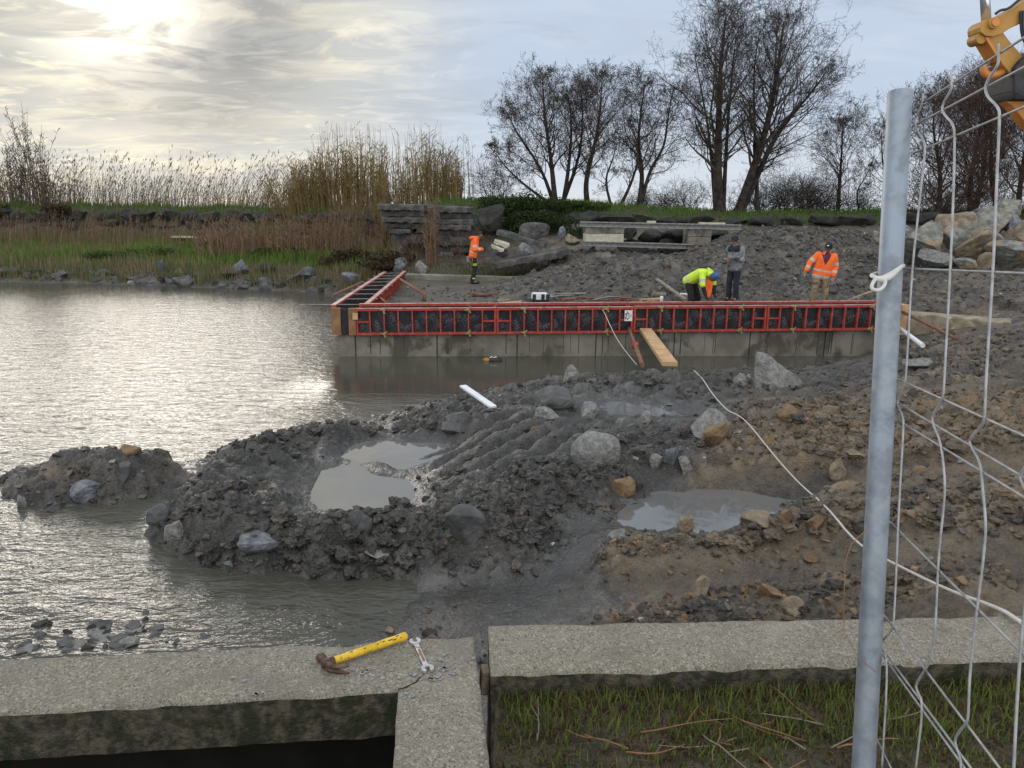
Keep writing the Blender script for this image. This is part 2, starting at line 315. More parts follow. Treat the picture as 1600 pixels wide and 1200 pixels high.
class RBF:
    def __init__(s, pts, vals, c=0.015):
        P = np.array(pts, float); s.P = np.stack([P[:, 0]/np.maximum(P[:, 1], .5), np.log(np.maximum(P[:, 1], .5))], 1); s.c = c
        n = len(P); A = np.zeros((n+1, n+1)); A[:n, :n] = s.phi(s.P)+np.eye(n)*0.0006; A[:n, n] = 1; A[n, :n] = 1
        B = np.zeros((n+1, len(vals[0]))); B[:n] = vals; s.W = np.linalg.solve(A, B)
    def phi(s, q): return -np.sqrt(((q[:, None, :]-s.P[None])**2).sum(2)+s.c**2)
    def __call__(s, x, y):
        q = np.stack([x/np.maximum(y, .5), np.log(np.maximum(y, .5))], 1); out = []
        for i in range(0, len(q), 20000):
            out.append(s.phi(q[i:i+20000])@s.W[:-1]+s.W[-1])
        return np.concatenate(out) if out else np.zeros((0, s.W.shape[1]))
# ------------------------------------------------------------------ ground: levels read off the photograph (column, row, height, rough, brown, wet, veg)
A_ = []
def A(rough, brown, wet, *pts):
    for px, py, z in pts: A_.append((U(px, py, z)[:2], (z, rough, brown, wet, 0)))
A(.1, .1, 1, (-60, 480, -.4), (300, 480, -.4), (100, 560, -.4), (0, 650, -.35), (300, 600, -.4), (450, 560, -.4), (450, 630, -.35), (250, 650, -.3), (600, 600, -.4), (640, 615, -.35), (-200, 700, -.35),
  (0, 730, -.3), (-60, 830, -.25), (100, 850, -.25), (200, 850, -.22), (100, 930, -.2), (300, 935, -.2), (420, 945, -.18), (520, 945, -.1), (250, 990, -.12), (30, 960, -.10), (380, 590, -.4), (120, 820, -.2), (215, 800, -.12),
  (700, 570, -.4), (900, 565, -.4), (1000, 562, -.4), (1100, 562, -.4), (1200, 560, -.4), (1300, 558, -.4), (1120, 572, -.25), (1220, 571, -.25), (1310, 566, -.2), (1000, 571, -.3), (900, 580, -.3), (110, 690, -.3), (200, 686, -.3), (280, 692, -.25), (40, 735, -.3), (-100, 1040, -.15), (150, 1040, -.15),
  (300, 712, -.12), (355, 678, -.3), (430, 668, -.3), (480, 650, -.3), (560, 637, -.3), (640, 628, -.3), (690, 605, -.3), (760, 588, -.3), (840, 578, -.3), (320, 960, -.16), (400, 1020, -.14), (480, 1010, -.10))
A(.75, .35, .5, (110, 714, .32), (200, 705, .38), (265, 714, .28), (62, 757, .18), (150, 748, .22), (230, 738, .24), (40, 778, .06))
A(.3, .2, .9, (22, 795, -.02), (100, 798, -.02), (200, 783, .0), (262, 765, -.02), (292, 742, .0), (245, 800, -.1))
# spit: shoreline, ridges, inner hollow
A(.55, .05, .8, (232, 828, -.02), (262, 870, -.03), (330, 893, -.03), (450, 898, -.03), (560, 909, -.03), (640, 915, -.02))
A(1.0, .05, .45, (285, 790, .26), (330, 775, .34), (400, 805, .32), (480, 822, .31), (560, 815, .30), (640, 805, .31), (720, 792, .38), (800, 774, .46), (860, 760, .52), (905, 772, .42), (320, 738, .33), (365, 702, .34), (430, 694, .32),
  (400, 860, .17), (560, 865, .17), (480, 850, .22), (690, 850, .28), (790, 850, .30), (860, 835, .28), (320, 850, .16), (270, 830, .14), (620, 850, .22))
A(.45, .05, .5, (380, 742, .28), (450, 735, .20), (440, 770, .24), (480, 700, .22))
A(1.0, .05, .4, (480, 684, .22), (560, 670, .25), (640, 660, .27), (690, 655, .30), (740, 626, .34), (800, 619, .36), (850, 612, .39), (910, 604, .43), (960, 594, .48), (1040, 586, .56), (1090, 587, .56), (1140, 598, .44))
A(.75, .25, .4, (1185, 594, .44), (1250, 592, .46), (1330, 584, .42), (1385, 566, .46), (1250, 606, .52), (1350, 600, .62))
A(.12, .0, 1, (560, 755, .0), (600, 782, .0), (530, 790, .02), (620, 730, .075), (560, 722, .04), (635, 770, .07), (620, 690, .115), (680, 690, .125), (582, 738, .125), (588, 722, .13))
A(.3, .05, .9, (475, 806, .15), (528, 716, .15), (652, 795, .17), (662, 745, .16), (715, 693, .15), (570, 692, .10), (600, 668, .13))
A(.55, .05, .55, (750, 680, .32), (800, 715, .38), (720, 735, .25), (850, 650, .44), (900, 640, .46), (780, 640, .42), (720, 660, .33), (870, 710, .46), (700, 760, .25))
A(.9, .05, .45, (920, 745, .5), (1040, 695, .55), (1075, 720, .5), (1000, 750, .42), (980, 700, .52), (880, 675, .5))
A(.2, .05, 1, (970, 640, .40), (1040, 642, .42), (1100, 648, .45), (900, 625, .44))
A(.15, .1, 1, (1050, 812, .17), (1150, 802, .18), (1090, 785, .17), (1215, 792, .24), (990, 815, .20), (1110, 822, .21), (1040, 790, .18), (1180, 785, .22))
A(.35, .2, .9, (955, 782, .33), (1070, 762, .34), (1255, 788, .34), (1120, 838, .34), (945, 838, .33), (940, 800, .34))
A(.06, .05, 1.0, (860, 890, .16), (760, 940, .10), (840, 940, .16), (900, 900, .22), (930, 940, .25), (920, 880, .24), (720, 960, .08))
A(.15, .05, 1.0, (900, 820, .3), (890, 860, .24), (800, 900, .13), (880, 920, .18), (720, 915, .05), (700, 945, .06), (640, 940, .0), (600, 965, -.02), (540, 985, -.04), (680, 985, .05), (800, 960, .14), (760, 1010, .1))
A(.5, .58, .5, (960, 960, .28), (1100, 960, .36), (1300, 965, .46), (1000, 900, .30), (1100, 910, .36), (1200, 895, .44), (1300, 880, .50), (1400, 900, .58), (1600, 900, .72), (1500, 960, .6), (1750, 950, .8))
A(1.0, .68, .3, (945, 858, .40), (1000, 842, .46), (1100, 852, .48), (1150, 838, .5), (1200, 824, .56), (1300, 806, .66), (1400, 800, .76), (1500, 812, .86), (1600, 822, .92), (1000, 880, .36), (1160, 872, .42), (1750, 820, 1.0))
A(.95, .85, .25, (1150, 678, .60), (1250, 648, .70), (1300, 690, .68), (1250, 700, .64), (1400, 655, .84), (1600, 640, 1.08), (1500, 640, 1.0), (1200, 700, .60), (1420, 700, .76), (1550, 700, .98), (1800, 640, 1.2))
A(.35, .62, .5, (1200, 742, .48), (1350, 742, .62), (1500, 742, .82), (1600, 738, .9), (1100, 747, .40), (1300, 765, .6), (1750, 738, 1.0))
A(.8, .5, .4, (1180, 620, .62), (1300, 620, .74), (1450, 600, .9), (1600, 590, 1.05), (1450, 552, .58), (1500, 560, .74), (1600, 552, .98), (1800, 560, 1.2))
A(.4, .5, .5, (1480, 534, .62), (1425, 541, .46), (1600, 515, 1.0), (1600, 480, 1.15), (1480, 470, 1.1), (1800, 500, 1.3))
RA = RBF([a[0] for a in A_], [a[1] for a in A_])
B_ = []
def B(rough, brown, wet, veg, *pts):
    for px, y, z in pts: B_.append((PX(px, y, z)[:2], (z, rough, brown, wet, veg)))
B(.16, .35, .0, 0, (520, 16.5, .70), (700, 16.6, .72), (900, 16.8, .74), (1100, 17, .76), (1300, 17.2, .8), (520, 20, .70), (620, 20, .72), (760, 19.5, .74), (560, 24, .7), (640, 24, .72), (740, 24, .74), (860, 18.3, .76), (1000, 18, .78), (1180, 18, .8), (1330, 18.2, .85))
B(.1, .6, .2, .9, (640, 26.2, 1.0), (740, 26.3, 1.0), (820, 26.4, 1.0), (600, 26.5, .95), (560, 26.8, .8))
B(.7, .4, .55, .15, (620, 28, 1.35), (740, 28.3, 1.35), (860, 28, 1.5), (680, 29, 1.45), (800, 29.5, 1.7))
B(.9, .25, .15, 0, (850, 20.5, .95), (880, 22.5, 1.35), (930, 23.5, 1.60), (1000, 24.0, 1.75), (1080, 24.0, 1.85), (950, 20, 1.1), (1000, 21.5, 1.5), (1100, 20.3, 1.15), (1100, 22.5, 1.75), (1200, 20.3, 1.2), (1200, 23, 1.95), (1300, 20.2, 1.2), (1300, 23, 2.0), (1150, 25.5, 2.5), (1250, 26, 2.68), (1350, 25.5, 2.5),
  (1400, 22, 1.8), (1400, 19, 1.2), (1380, 24.5, 2.2), (860, 25.5, 1.3), (900, 26.5, 1.75), (1000, 26.5, 1.75), (1070, 26.5, 1.8), (920, 25.2, 1.72), (1000, 25.2, 1.75), (1060, 25.2, 1.8), (1000, 28.5, 1.9), (1140, 28, 2.4))
B(.6, .4, .3, 0, (1480, 18, 1.25), (1600, 17.5, 1.35), (1480, 20.2, 1.75), (1600, 20, 1.8), (1800, 19, 1.7), (1500, 23, 2.4), (1600, 24, 2.7), (1450, 24, 2.3), (1800, 24, 2.8), (1480, 16.2, 1.02), (1600, 15.5, 1.1))
B(.3, .4, .4, .05, (900, 30, 2.3), (1000, 30, 2.3), (1150, 30, 2.4), (1300, 30, 2.5), (1420, 30, 2.6), (1600, 30, 2.8))
B(.12, .2, 0, 1, (600, 33.0, 3.35), (700, 33.0, 3.42), (800, 32.8, 3.5), (900, 32.8, 3.5), (1000, 33, 3.3), (1100, 33, 3.2), (1250, 33, 3.2), (1400, 33, 3.35), (1600, 33, 3.4), (1850, 33, 3.4), (600, 37, 3.3), (800, 37, 3.4), (900, 37, 3.4), (1000, 37, 3.3), (1100, 37, 3.2), (1250, 37, 3.2), (1400, 37, 3.3), (1600, 37, 3.4), (1850, 37, 3.4),
  (600, 50, 2.2), (1000, 50, 2.2), (1500, 50, 2.2), (1900, 50, 2.2), (700, 31.2, 2.3), (760, 31.2, 2.6))
RB = RBF([a[0] for a in B_], [a[1] for a in B_])
C_ = []
def Cc(rough, brown, wet, veg, *pts):
    for px, y, z in pts: C_.append((PX(px, y, z)[:2], (z, rough, brown, wet, veg)))
WL = [(-200, 31.2), (0, 30.9), (120, 30.9), (240, 30.4), (360, 29.7), (480, 28.9), (560, 27.6)]
for px, y in WL:
    Cc(.3, .2, 1, 0, (px, y-6, -.5), (px, y-1, -.25)); Cc(.5, .4, .4, 0, (px, y, 0)); Cc(.4, .4, .3, 1, (px, y+.15, .16), (px, y+.4, .36)); Cc(.25, .2, .1, 1, (px, y+1.2, .64)); Cc(.2, .2, .1, 1, (px, y+2.6, .85)); Cc(.15, .2, .0, 1, (px, y+5, 1.1))
for px in (-200, 0, 120, 240, 360, 480, 580):
    k = 0 if px < 400 else (px-400)/180*5
    Cc(.15, .4, 0, .8, (px, 39-k, 1.35), (px, 40-k, 1.45)); Cc(.3, .2, 0, .6, (px, 41-k, 2.9)); Cc(.1, .2, 0, 1, (px, 41.8-k, 3.12), (px, 44-k, 3.1)); Cc(.1, .2, 0, 1, (px, 54, 2.2))
RC = RBF([a[0] for a in C_], [a[1] for a in C_])
QA = U(528, 557, 0); QB = U(1412, 556, 0)                       # quay front line at the water
QD = (QB-QA)[:2]/np.linalg.norm((QB-QA)[:2]); QN = np.array([-QD[1], QD[0]])
WA = QA[:2]; WB = U(606, 425, 1.07)[:2]                         # wing line
WD = (WB-WA)/np.linalg.norm(WB-WA)
QL = np.linalg.norm((QB-QA)[:2]); WLn = np.linalg.norm(WB-WA)
TR1 = [U(*q)[:2] for q in ((1040, 744, .42), (1200, 742, .50), (1400, 739, .68), (1640, 735, .92))]
TR3 = [U(*q)[:2] for q in ((1150, 622, .55), (1300, 616, .70), (1480, 606, .92), (1650, 590, 1.05))]
TR2 = [U(*q)[:2] for q in ((1000, 905, .30), (1150, 880, .42), (1330, 868, .52), (1640, 880, .72))]
def segd(x, y, pl):
    best = np.full_like(x, 1e9); al = np.zeros_like(x); acc = 0
    for a, b in zip(pl[:-1], pl[1:]):
        d = b-a; L = np.linalg.norm(d); d = d/L; t = np.clip((x-a[0])*d[0]+(y-a[1])*d[1], 0, L)
        dd = np.hypot(x-a[0]-d[0]*t, y-a[1]-d[1]*t); m = dd < best
        best = np.where(m, dd, best); al = np.where(m, acc+t, al); acc += L
    return best, al
def ground(x, y, fine=True):
    x = np.asarray(x, float); y = np.asarray(y, float)
    a = RA(x, np.clip(y, 2.2, 40)); b = RB(x, np.clip(y, 14, 60)); c = RC(x, np.clip(y, 18, 60))
    f = (x-QA[0])*QN[0]+(y-QA[1])*QN[1]                         # distance behind the quay front
    s = (x-QA[0])*QD[0]+(y-QA[1])*QD[1]
    wl = (x-WA[0])*WD[1]-(y-WA[1])*WD[0]                        # >0 right of the wing
    aw = (x-WA[0])*WD[0]+(y-WA[1])*WD[1]
    kb = np.where(s > QL, sst(np.where(s < QL+2.3, .1, -1.6), .6, f), (f > 0.27).astype(float))[:, None]
    v = a*(1-kb)+b*kb
    kc = np.where(aw < WLn-.2, (wl < 0.25).astype(float), 1-sst(-1.2, 1.2, wl))*sst(11., 15., y)
    kc = kc*np.where(f < 0.27, (s < 0.1), 1)
    v = v*(1-kc[:, None])+c*kc[:, None]
    far = sst(46, 70, y)[:, None]; v = v*(1-far)+np.array([[1.9, .1, .3, 0, 1]])*far
    z, ro, br, we, ve = v.T; ro = np.clip(ro, 0, 1.1); br = np.clip(br, 0, 1); we = np.clip(we, 0, 1); ve = np.clip(ve, 0, 1)
    if not fine: return z, ro, br, we, ve, None
    d1, l1 = segd(x, y, TR1); d2, l2 = segd(x, y, TR2); d3, l3 = segd(x, y, TR3); t3 = 1-sst(.2, .4, d3)
    t1 = 1-sst(.20, .36, d1); t2 = 1-sst(.22, .34, d2)
    tk = np.maximum(np.maximum(t1, t2), t3); ro = ro*(1-.75*tk)
    z = z-0.06*t1-0.045*t2-0.05*t3+0.012*t3*np.sin(l3*46+d3*16)+(.5+.5*fbm(x*2.5, y*2.5, 63, 2))*(0.016*t1*np.sin(l1*46+d1*16)+0.014*t2*np.sin(l2*60+d2*16))
    z = z+0.035*(sst(.26, .36, d1)-sst(.36, .52, d1))
    wx = x+0.12*fbm(x*2.2, y*2.2, 61, 3); wy = y+0.12*fbm(x*2.2+9, y*2.2, 62, 3)
    s1, i1 = stones(wx, wy, .42, 1, .50); s2, i2 = stones(wx, wy, .20, 11, .6); s3, i3 = stones(x, y, .095, 21, .55)
    big = fbm(x*1.3, y*1.3, 5, 4); mid = fbm(x*4.5, y*4.5, 6, 4, .55); sml = fbm(x*17, y*17, 7, 3, .6)
    rid = 1-np.abs(fbm(x*3.1, y*3.1, 8, 4, .55))*2
    bil = np.abs(fbm(x*5.5, y*5.5, 64, 3, .6)); bil2 = np.abs(fbm(x*14, y*14, 65, 2, .6))
    f1 = 1-sst(10, 20, y)*.8; f2 = 1-sst(6, 10, y)
    gr = fbm(x*38, y*38, 9, 2, .6)
    c0 = U(800, 690, .36); gd = (U(660, 745, .16)-U(860, 650, .45))[:2]; gd /= np.linalg.norm(gd)
    gl = (x-c0[0])*gd[0]+(y-c0[1])*gd[1]; gq = (x-c0[0])*-gd[1]+(y-c0[1])*gd[0]
    gm = (1-sst(.8, 1.5, np.abs(gl)))*(1-sst(.8, 1.25, np.abs(gq))); ro = ro*(1-.45*gm)
    nz = (0.075*big+0.055*mid+0.03*(rid-.6))*ro + .020*f1*sml*(.20+ro)+.010*f2*gr*(.25+ro)+(.075*(bil-.22)+.030*f1*(bil2-.22))*ro
    f3 = 1-sst(9, 16, y)
    st = np.maximum(np.maximum(s1*.12, s2*.065), s3*.035*f3)
    dom = np.where(s1*.12 >= np.maximum(s2*.065, s3*.035*f3), i1, np.where(s2*.065 >= s3*.035*f3, i2, i3))
    ro2 = sst(.12, .8, ro)
    z = z+nz+(st-.02)*ro2*(1-ve*.8)
    # digger tooth grooves raking down from the middle mound to the hollow
    c0 = U(800, 690, .36); gd = (U(660, 745, .16)-U(860, 650, .45))[:2]; gd /= np.linalg.norm(gd)
    gl = (x-c0[0])*gd[0]+(y-c0[1])*gd[1]; gq = (x-c0[0])*-gd[1]+(y-c0[1])*gd[0]
    gm = (1-sst(.65, 1.35, np.abs(gl)))*(1-sst(.75, 1.15, np.abs(gq)))
    z = z+0.10*gm*(np.abs(np.sin((gq+.10*mid)*math.pi/.36))-.6)*1.5
    g = np.where(st*ro2 > .012, dom, .42+.12*mid)
    return z, ro, br, we, ve, g
def gz(x, y): return float(ground(np.array([x]), np.array([y]))[0][0])
# rows by log-distance, columns by bearing: one sheet from the near wall to the horizon
rows = np.concatenate([np.exp(np.linspace(math.log(2.05), math.log(36), 940)), np.exp(np.linspace(math.log(36.3), math.log(75), 50)), [100, 150, 300, 700, 1800, 4500]])
cols = np.concatenate([np.linspace(-2.6, -.92, 24), np.linspace(-.90, .86, 1080), np.linspace(.88, 2.6, 24)])
TT, YY = np.meshgrid(cols, rows); XX = (TT*YY).ravel(); YY = YY.ravel()
gzv, gro, gbr, gwe, gve, gst = ground(XX, YY)
near = YY < 3.4
gzv = np.where(near & (XX > -0.3), np.minimum(gzv, 0.9), gzv)
nr, nc = len(rows), len(cols)
idx = np.arange(nr*nc).reshape(nr, nc)
fq = np.stack([idx[:-1, :-1], idx[:-1, 1:], idx[1:, 1:], idx[1:, :-1]], -1).reshape(-1, 4)
def np_mesh(name, v, fq, attrs):
    me = bpy.data.meshes.new(name); me.vertices.add(len(v)); me.vertices.foreach_set('co', v.astype(np.float32).ravel())
    k = fq.shape[1]; me.loops.add(fq.size); me.loops.foreach_set('vertex_index', fq.astype(np.int32).ravel())
    me.polygons.add(len(fq)); me.polygons.foreach_set('loop_start', np.arange(0, fq.size, k, dtype=np.int32)); me.polygons.foreach_set('loop_total', np.full(len(fq), k, np.int32))
    me.update(calc_edges=True); me.polygons.foreach_set('use_smooth', np.ones(len(fq), bool))
    for nm, arr in attrs.items():
        a = me.color_attributes.new(nm, 'FLOAT_COLOR', 'POINT'); a.data.foreach_set('color', arr.astype(np.float32).ravel())
    return me
gm_ = bpy.data.materials.new('muddy_ground'); gm_.use_nodes = True; t = NT(gm_.node_tree)
co = t.n('ShaderNodeTexCoord').outputs['Object']
at = t.n('ShaderNodeAttribute', attribute_name='tint'); sp = t.n('ShaderNodeSeparateColor', {0: at.outputs['Color']})
nb = t.noise(co, 1.7, 5, .65); ns = t.noise(co, 19, 5, .65); nl = t.noise(co, 6, 4, .6)
bf = t.ramp(t.math('ADD', sp.outputs[0], t.math('MULTIPLY', t.math('SUBTRACT', nb, .5), 1.5)), .15, .85)
colr = t.mix(bf, t.mix(nl, (0.031, 0.029, 0.026), (0.112, 0.105, 0.093)), t.mix(nl, (0.095, 0.074, 0.049), (0.265, 0.207, 0.138)))
sv = t.n('ShaderNodeMapRange', {0: sp.outputs[1], 1: 0.0, 2: 1.0, 3: .55, 4: 1.75}).outputs[0]
colr = t.mix(1.0, colr, t.n('ShaderNodeCombineColor', {0: sv, 1: sv, 2: sv}).outputs[0], 'MULTIPLY')
och = t.math('MULTIPLY', t.ramp(sp.outputs[1], .66, .86), t.ramp(sp.outputs[0], .35, .9))
colr = t.mix(t.math('MULTIPLY', och, .7), colr, (0.24, 0.135, 0.05))
nf0 = t.noise(co, 48, 5, .7)
colr = t.mix(t.math('MULTIPLY', t.ramp(ns, .35, .7), .35), colr, (0.030, 0.027, 0.023))
colr = t.mix(t.math('MULTIPLY', t.ramp(nf0, .52, .68), .55), colr, t.mix(bf, (0.19, 0.185, 0.17), (0.27, 0.215, 0.145)))
vg = t.math('MULTIPLY', at.outputs['Alpha'], t.ramp(nb, .2, .55))
dry = t.n('ShaderNodeMapRange', {0: sp.outputs[2], 1: 0.0, 2: 1.0, 3: 1.40, 4: .80}).outputs[0]
colr = t.mix(1.0, colr, t.n('ShaderNodeCombineColor', {0: dry, 1: dry, 2: dry}).outputs[0], 'MULTIPLY')
colr = t.mix(vg, colr, t.mix(nl, (0.028, 0.040, 0.012), (0.07, 0.075, 0.03)))
rg = t.n('ShaderNodeMapRange', {0: t.math('ADD', sp.outputs[2], t.math('MULTIPLY', t.math('SUBTRACT', nb, .5), 1.2)), 1: .1, 2: 1.0, 3: .80, 4: .16}).outputs[0]
bs = t.n('ShaderNodeBsdfPrincipled', {'Base Color': colr, 'Roughness': rg, 'Specular IOR Level': .45})
nf = t.noise(co, 42, 6, .72); vr = t.n('ShaderNodeTexVoronoi', {'Vector': co, 'Scale': 30.0}).outputs['Distance']
hb = t.math('ADD', t.math('ADD', t.math('MULTIPLY', ns, .5), t.math('MULTIPLY', nf, .75)), t.math('MULTIPLY', vr, -.45))
hb = t.math('MULTIPLY', hb, t.n('ShaderNodeMapRange', {0: t.math('ADD', sp.outputs[2], t.math('MULTIPLY', t.math('SUBTRACT', nb, .5), 1.1)), 1: .45, 2: .95, 3: 1.0, 4: .18}).outputs[0])
t.t.links.new(t.n('ShaderNodeBump', {'Strength': 1.0, 'Distance': .055, 'Height': hb}).outputs[0], bs.inputs['Normal'])
t.n('ShaderNodeOutputMaterial', {0: bs.outputs[0]})
me = np_mesh('ground', np.stack([XX, YY, gzv], 1), fq, {'tint': np.stack([gbr, gst, gwe, gve], 1)})
tag(link('ground', me, gm_), kind='structure', label='muddy ground of the building site and river bank')
def wmat(name, c1, c2, rough, waves):
    m = bpy.data.materials.new(name); m.use_nodes = True; t = NT(m.node_tree)
    co = t.n('ShaderNodeTexCoord').outputs['Object']
    cc = t.mix(t.ramp(t.noise(co, .35, 4), .35, .65), c1, c2)
    bs = t.n('ShaderNodeBsdfPrincipled', {'Base Color': cc, 'Roughness': rough, 'IOR': 1.36 if waves else 1.48, 'Specular IOR Level': .52 if waves else 1.0})
    if waves:
        mp = t.n('ShaderNodeMapping', {'Vector': co, 'Rotation': (0, 0, math.radians(14)), 'Scale': (.55, 1.5, 1)}).outputs[0]
        mp2 = t.n('ShaderNodeMapping', {'Vector': co, 'Rotation': (0, 0, math.radians(-28)), 'Scale': (.8, 1.6, 1)}).outputs[0]
        sx = t.n('ShaderNodeSeparateXYZ', {0: co})
        # sheltered water in front of the quay lies calmer than the open river
        calm = t.math('MULTIPLY', t.ramp(sx.outputs[0], -4.6, -3.4), t.ramp(sx.outputs[1], 10.8, 13.2))
        amp = t.math('MULTIPLY', t.math('SUBTRACT', 1.0, t.math('MULTIPLY', calm, .9)), t.ramp(sx.outputs[1], 18.0, 29.0, 1.0, .30))
        h = t.math('ADD', t.math('MULTIPLY', t.noise(mp, 3.6, 3, .5, .6), 1.0), t.math('MULTIPLY', t.noise(mp2, 12, 3, .55, .4), .36))
        h = t.math('ADD', h, t.math('MULTIPLY', t.noise(mp, 19, 2, .5), .10))
        h = t.math('MULTIPLY', h, amp)
        b = t.n('ShaderNodeBump', {'Strength': 1.0, 'Distance': waves, 'Height': h})
    else:
        b = t.n('ShaderNodeBump', {'Strength': .25, 'Distance': .01, 'Height': t.noise(co, 3, 2)})
    t.t.links.new(b.outputs[0], bs.inputs['Normal'])
    t.n('ShaderNodeOutputMaterial', {0: bs.outputs[0]})
    return m
M['water'] = wmat('river_water', (0.060, 0.057, 0.043), (0.080, 0.077, 0.060), .07, .036)
M['puddle'] = wmat('puddle_water', (0.14, 0.135, 0.128), (0.165, 0.16, 0.15), .03, 0)
mb = MB(); mb.add([(-160, 2.9, 0), (12, 2.9, 0), (12, 47, 0), (-160, 47, 0)], [(0, 1, 2, 3)])
tag(mb.build('water', M['water']), kind='structure', label='rippled brown river water')
for nm, lab, z, poly in (('puddle', 'puddle in the hollow of the mud spit', .115, ((455, 830), (520, 700), (560, 668), (760, 668), (760, 800), (680, 812))),
                         ('puddle', 'puddle between the mud and the rubble at the right', .285, ((930, 830), (1010, 765), (1090, 752), (1280, 772), (1290, 800), (1110, 850))),
                         ('puddle', 'narrow puddle under the back mud ridge', .425, ((860, 632), (960, 618), (1130, 632), (1140, 664), (960, 664)))):
    mb = MB(); mb.add([U(px, py, z) for px, py in poly][::-1], [tuple(range(len(poly)))])
    o = mb.build(nm, M['puddle']); tag(o, lab, kind='structure')
# ------------------------------------------------------------------ near concrete walls, pit, grass strip
def n3(p, s): return mnoise.noise_vector(Vector(p)*s)
def rough_block(mb, q, z0, z1, cell=.02, amp=.004, r=.014, mi=0, side_mi=None, zcell=.03, chip=.012, flush=()):
    """block over the quad q (4 xy points, counter-clockwise) with rounded, chipped edges"""
    q = [np.array(p[:2], float) for p in q]; side_mi = mi if side_mi is None else side_mi
    lu = max(np.linalg.norm(q[1]-q[0]), np.linalg.norm(q[2]-q[3])); lv = max(np.linalg.norm(q[3]-q[0]), np.linalg.norm(q[2]-q[1]))
    nu = max(4, min(150, int(lu/cell))); nv = max(4, min(150, int(lv/cell))); nz = max(2, int((z1-z0)/zcell))
    def warp(n, L):
        a = np.linspace(0, 1, n+1); k = min(.45, r/L)
        return np.concatenate([[0, k*.35], np.clip(a[1:-1], k*1.01, 1-k*1.01), [1-k*.35, 1]])
    us, vs_ = warp(nu, lu), warp(nv, lv); nu, nv = len(us)-1, len(vs_)-1
    def P(u, v): return (q[0]*(1-u)+q[1]*u)*(1-v)+(q[3]*(1-u)+q[2]*u)*v
    def dis(p, e):
        d = n3((p[0], p[1], p[2]), 9)*amp + n3((p[0], p[1], p[2]), 40)*amp*.5
        c = max(0, mnoise.noise(Vector((p[0]*7+3, p[1]*7, p[2]*7)))-.15)*chip*3 if e < r*2.2 else 0
        return (p[0]+d[0], p[1]+d[1], p[2]+d[2]-c)
    vs = []; fs = []
    for j, v in enumerate(vs_):
        for i, u in enumerate(us):
            p = P(u, v); e = min([9.]+[d for k, d in enumerate((v*lv, (1-u)*lu, (1-v)*lv, u*lu)) if k not in flush])
            dz = r*(1-math.sqrt(max(0, 1-((r-e)/r)**2))) if e < r else 0
            vs.append(dis((p[0], p[1], z1-dz), e))
    I = lambda i, j: j*(nu+1)+i
    fs = [(I(i, j), I(i+1, j), I(i+1, j+1), I(i, j+1)) for j in range(nv) for i in range(nu)]
    mb.add(vs, fs, mi, smooth=True)
    ring = [(us[i], 0) for i in range(nu+1)]+[(1, vs_[j]) for j in range(1, nv+1)]+[(us[i], 1) for i in range(nu-1, -1, -1)]+[(0, vs_[j]) for j in range(nv-1, 0, -1)]
    vs = []; m = len(ring)
    for k in range(nz+1):
        z = z1-r-(z1-r-z0)*k/nz
        for (u, v) in ring:
            p = P(u, v); vs.append(dis((p[0], p[1], z), 0) if k else dis((p[0], p[1], z1-r), 0))
    mb.add(vs, [((k+1)*m+a, (k+1)*m+(a+1) % m, k*m+(a+1) % m, k*m+a) for k in range(nz) for a in range(m)], side_mi, smooth=True)
TOP = 1.65
FL, FR, NR_, NL_ = U(0, 1030, TOP), U(741, 993, TOP), U(622, 1077, TOP), U(0, 1113, TOP)
AL, AR = U(614, 1200, TOP), U(766, 1200, TOP)
ext = lambda a, b, k: b+(b-a)/np.linalg.norm(b-a)*k
FLx, NLx = ext(FR, FL, 2.2), ext(NR_, NL_, 2.2)
lw = tag(empty('concrete_wall', (FL+FR)/2*[1, 1, 0]), 'coarse pale concrete wall top with the claw hammer and wrench lying on it', 'wall', kind=None)
off = np.array([(FL+FR)[0]/2, (FL+FR)[1]/2])
def loc(p): return (p[0]-off[0], p[1]-off[1])
armT = FR+(AR-FR)*((NR_-FR)@(AR-FR))/((AR-FR)@(AR-FR))          # where the arm meets the coping
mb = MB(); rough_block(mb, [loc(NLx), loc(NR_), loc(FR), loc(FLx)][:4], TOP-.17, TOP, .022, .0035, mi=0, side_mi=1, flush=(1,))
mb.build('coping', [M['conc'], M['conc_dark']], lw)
q1 = NR_+(FR-NR_)*.004
mb = MB(); rough_block(mb, [loc(ext(NR_, AL, 1.1)), loc(ext(FR, AR, 1.1)), loc(FR), loc(NR_)], -.2, TOP, .022, .0035, mi=0, side_mi=0, zcell=.3, flush=(2,))
mb.build('side_arm', M['conc'], lw)
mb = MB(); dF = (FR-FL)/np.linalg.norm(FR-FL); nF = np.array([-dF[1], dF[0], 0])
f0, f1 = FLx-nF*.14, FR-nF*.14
mb.prism([loc(f0), loc(f1), loc(FR-nF*.012-dF*.02), loc(FLx-nF*.012)], -.5, TOP-.175); mb.build('footing', M['black'], lw)
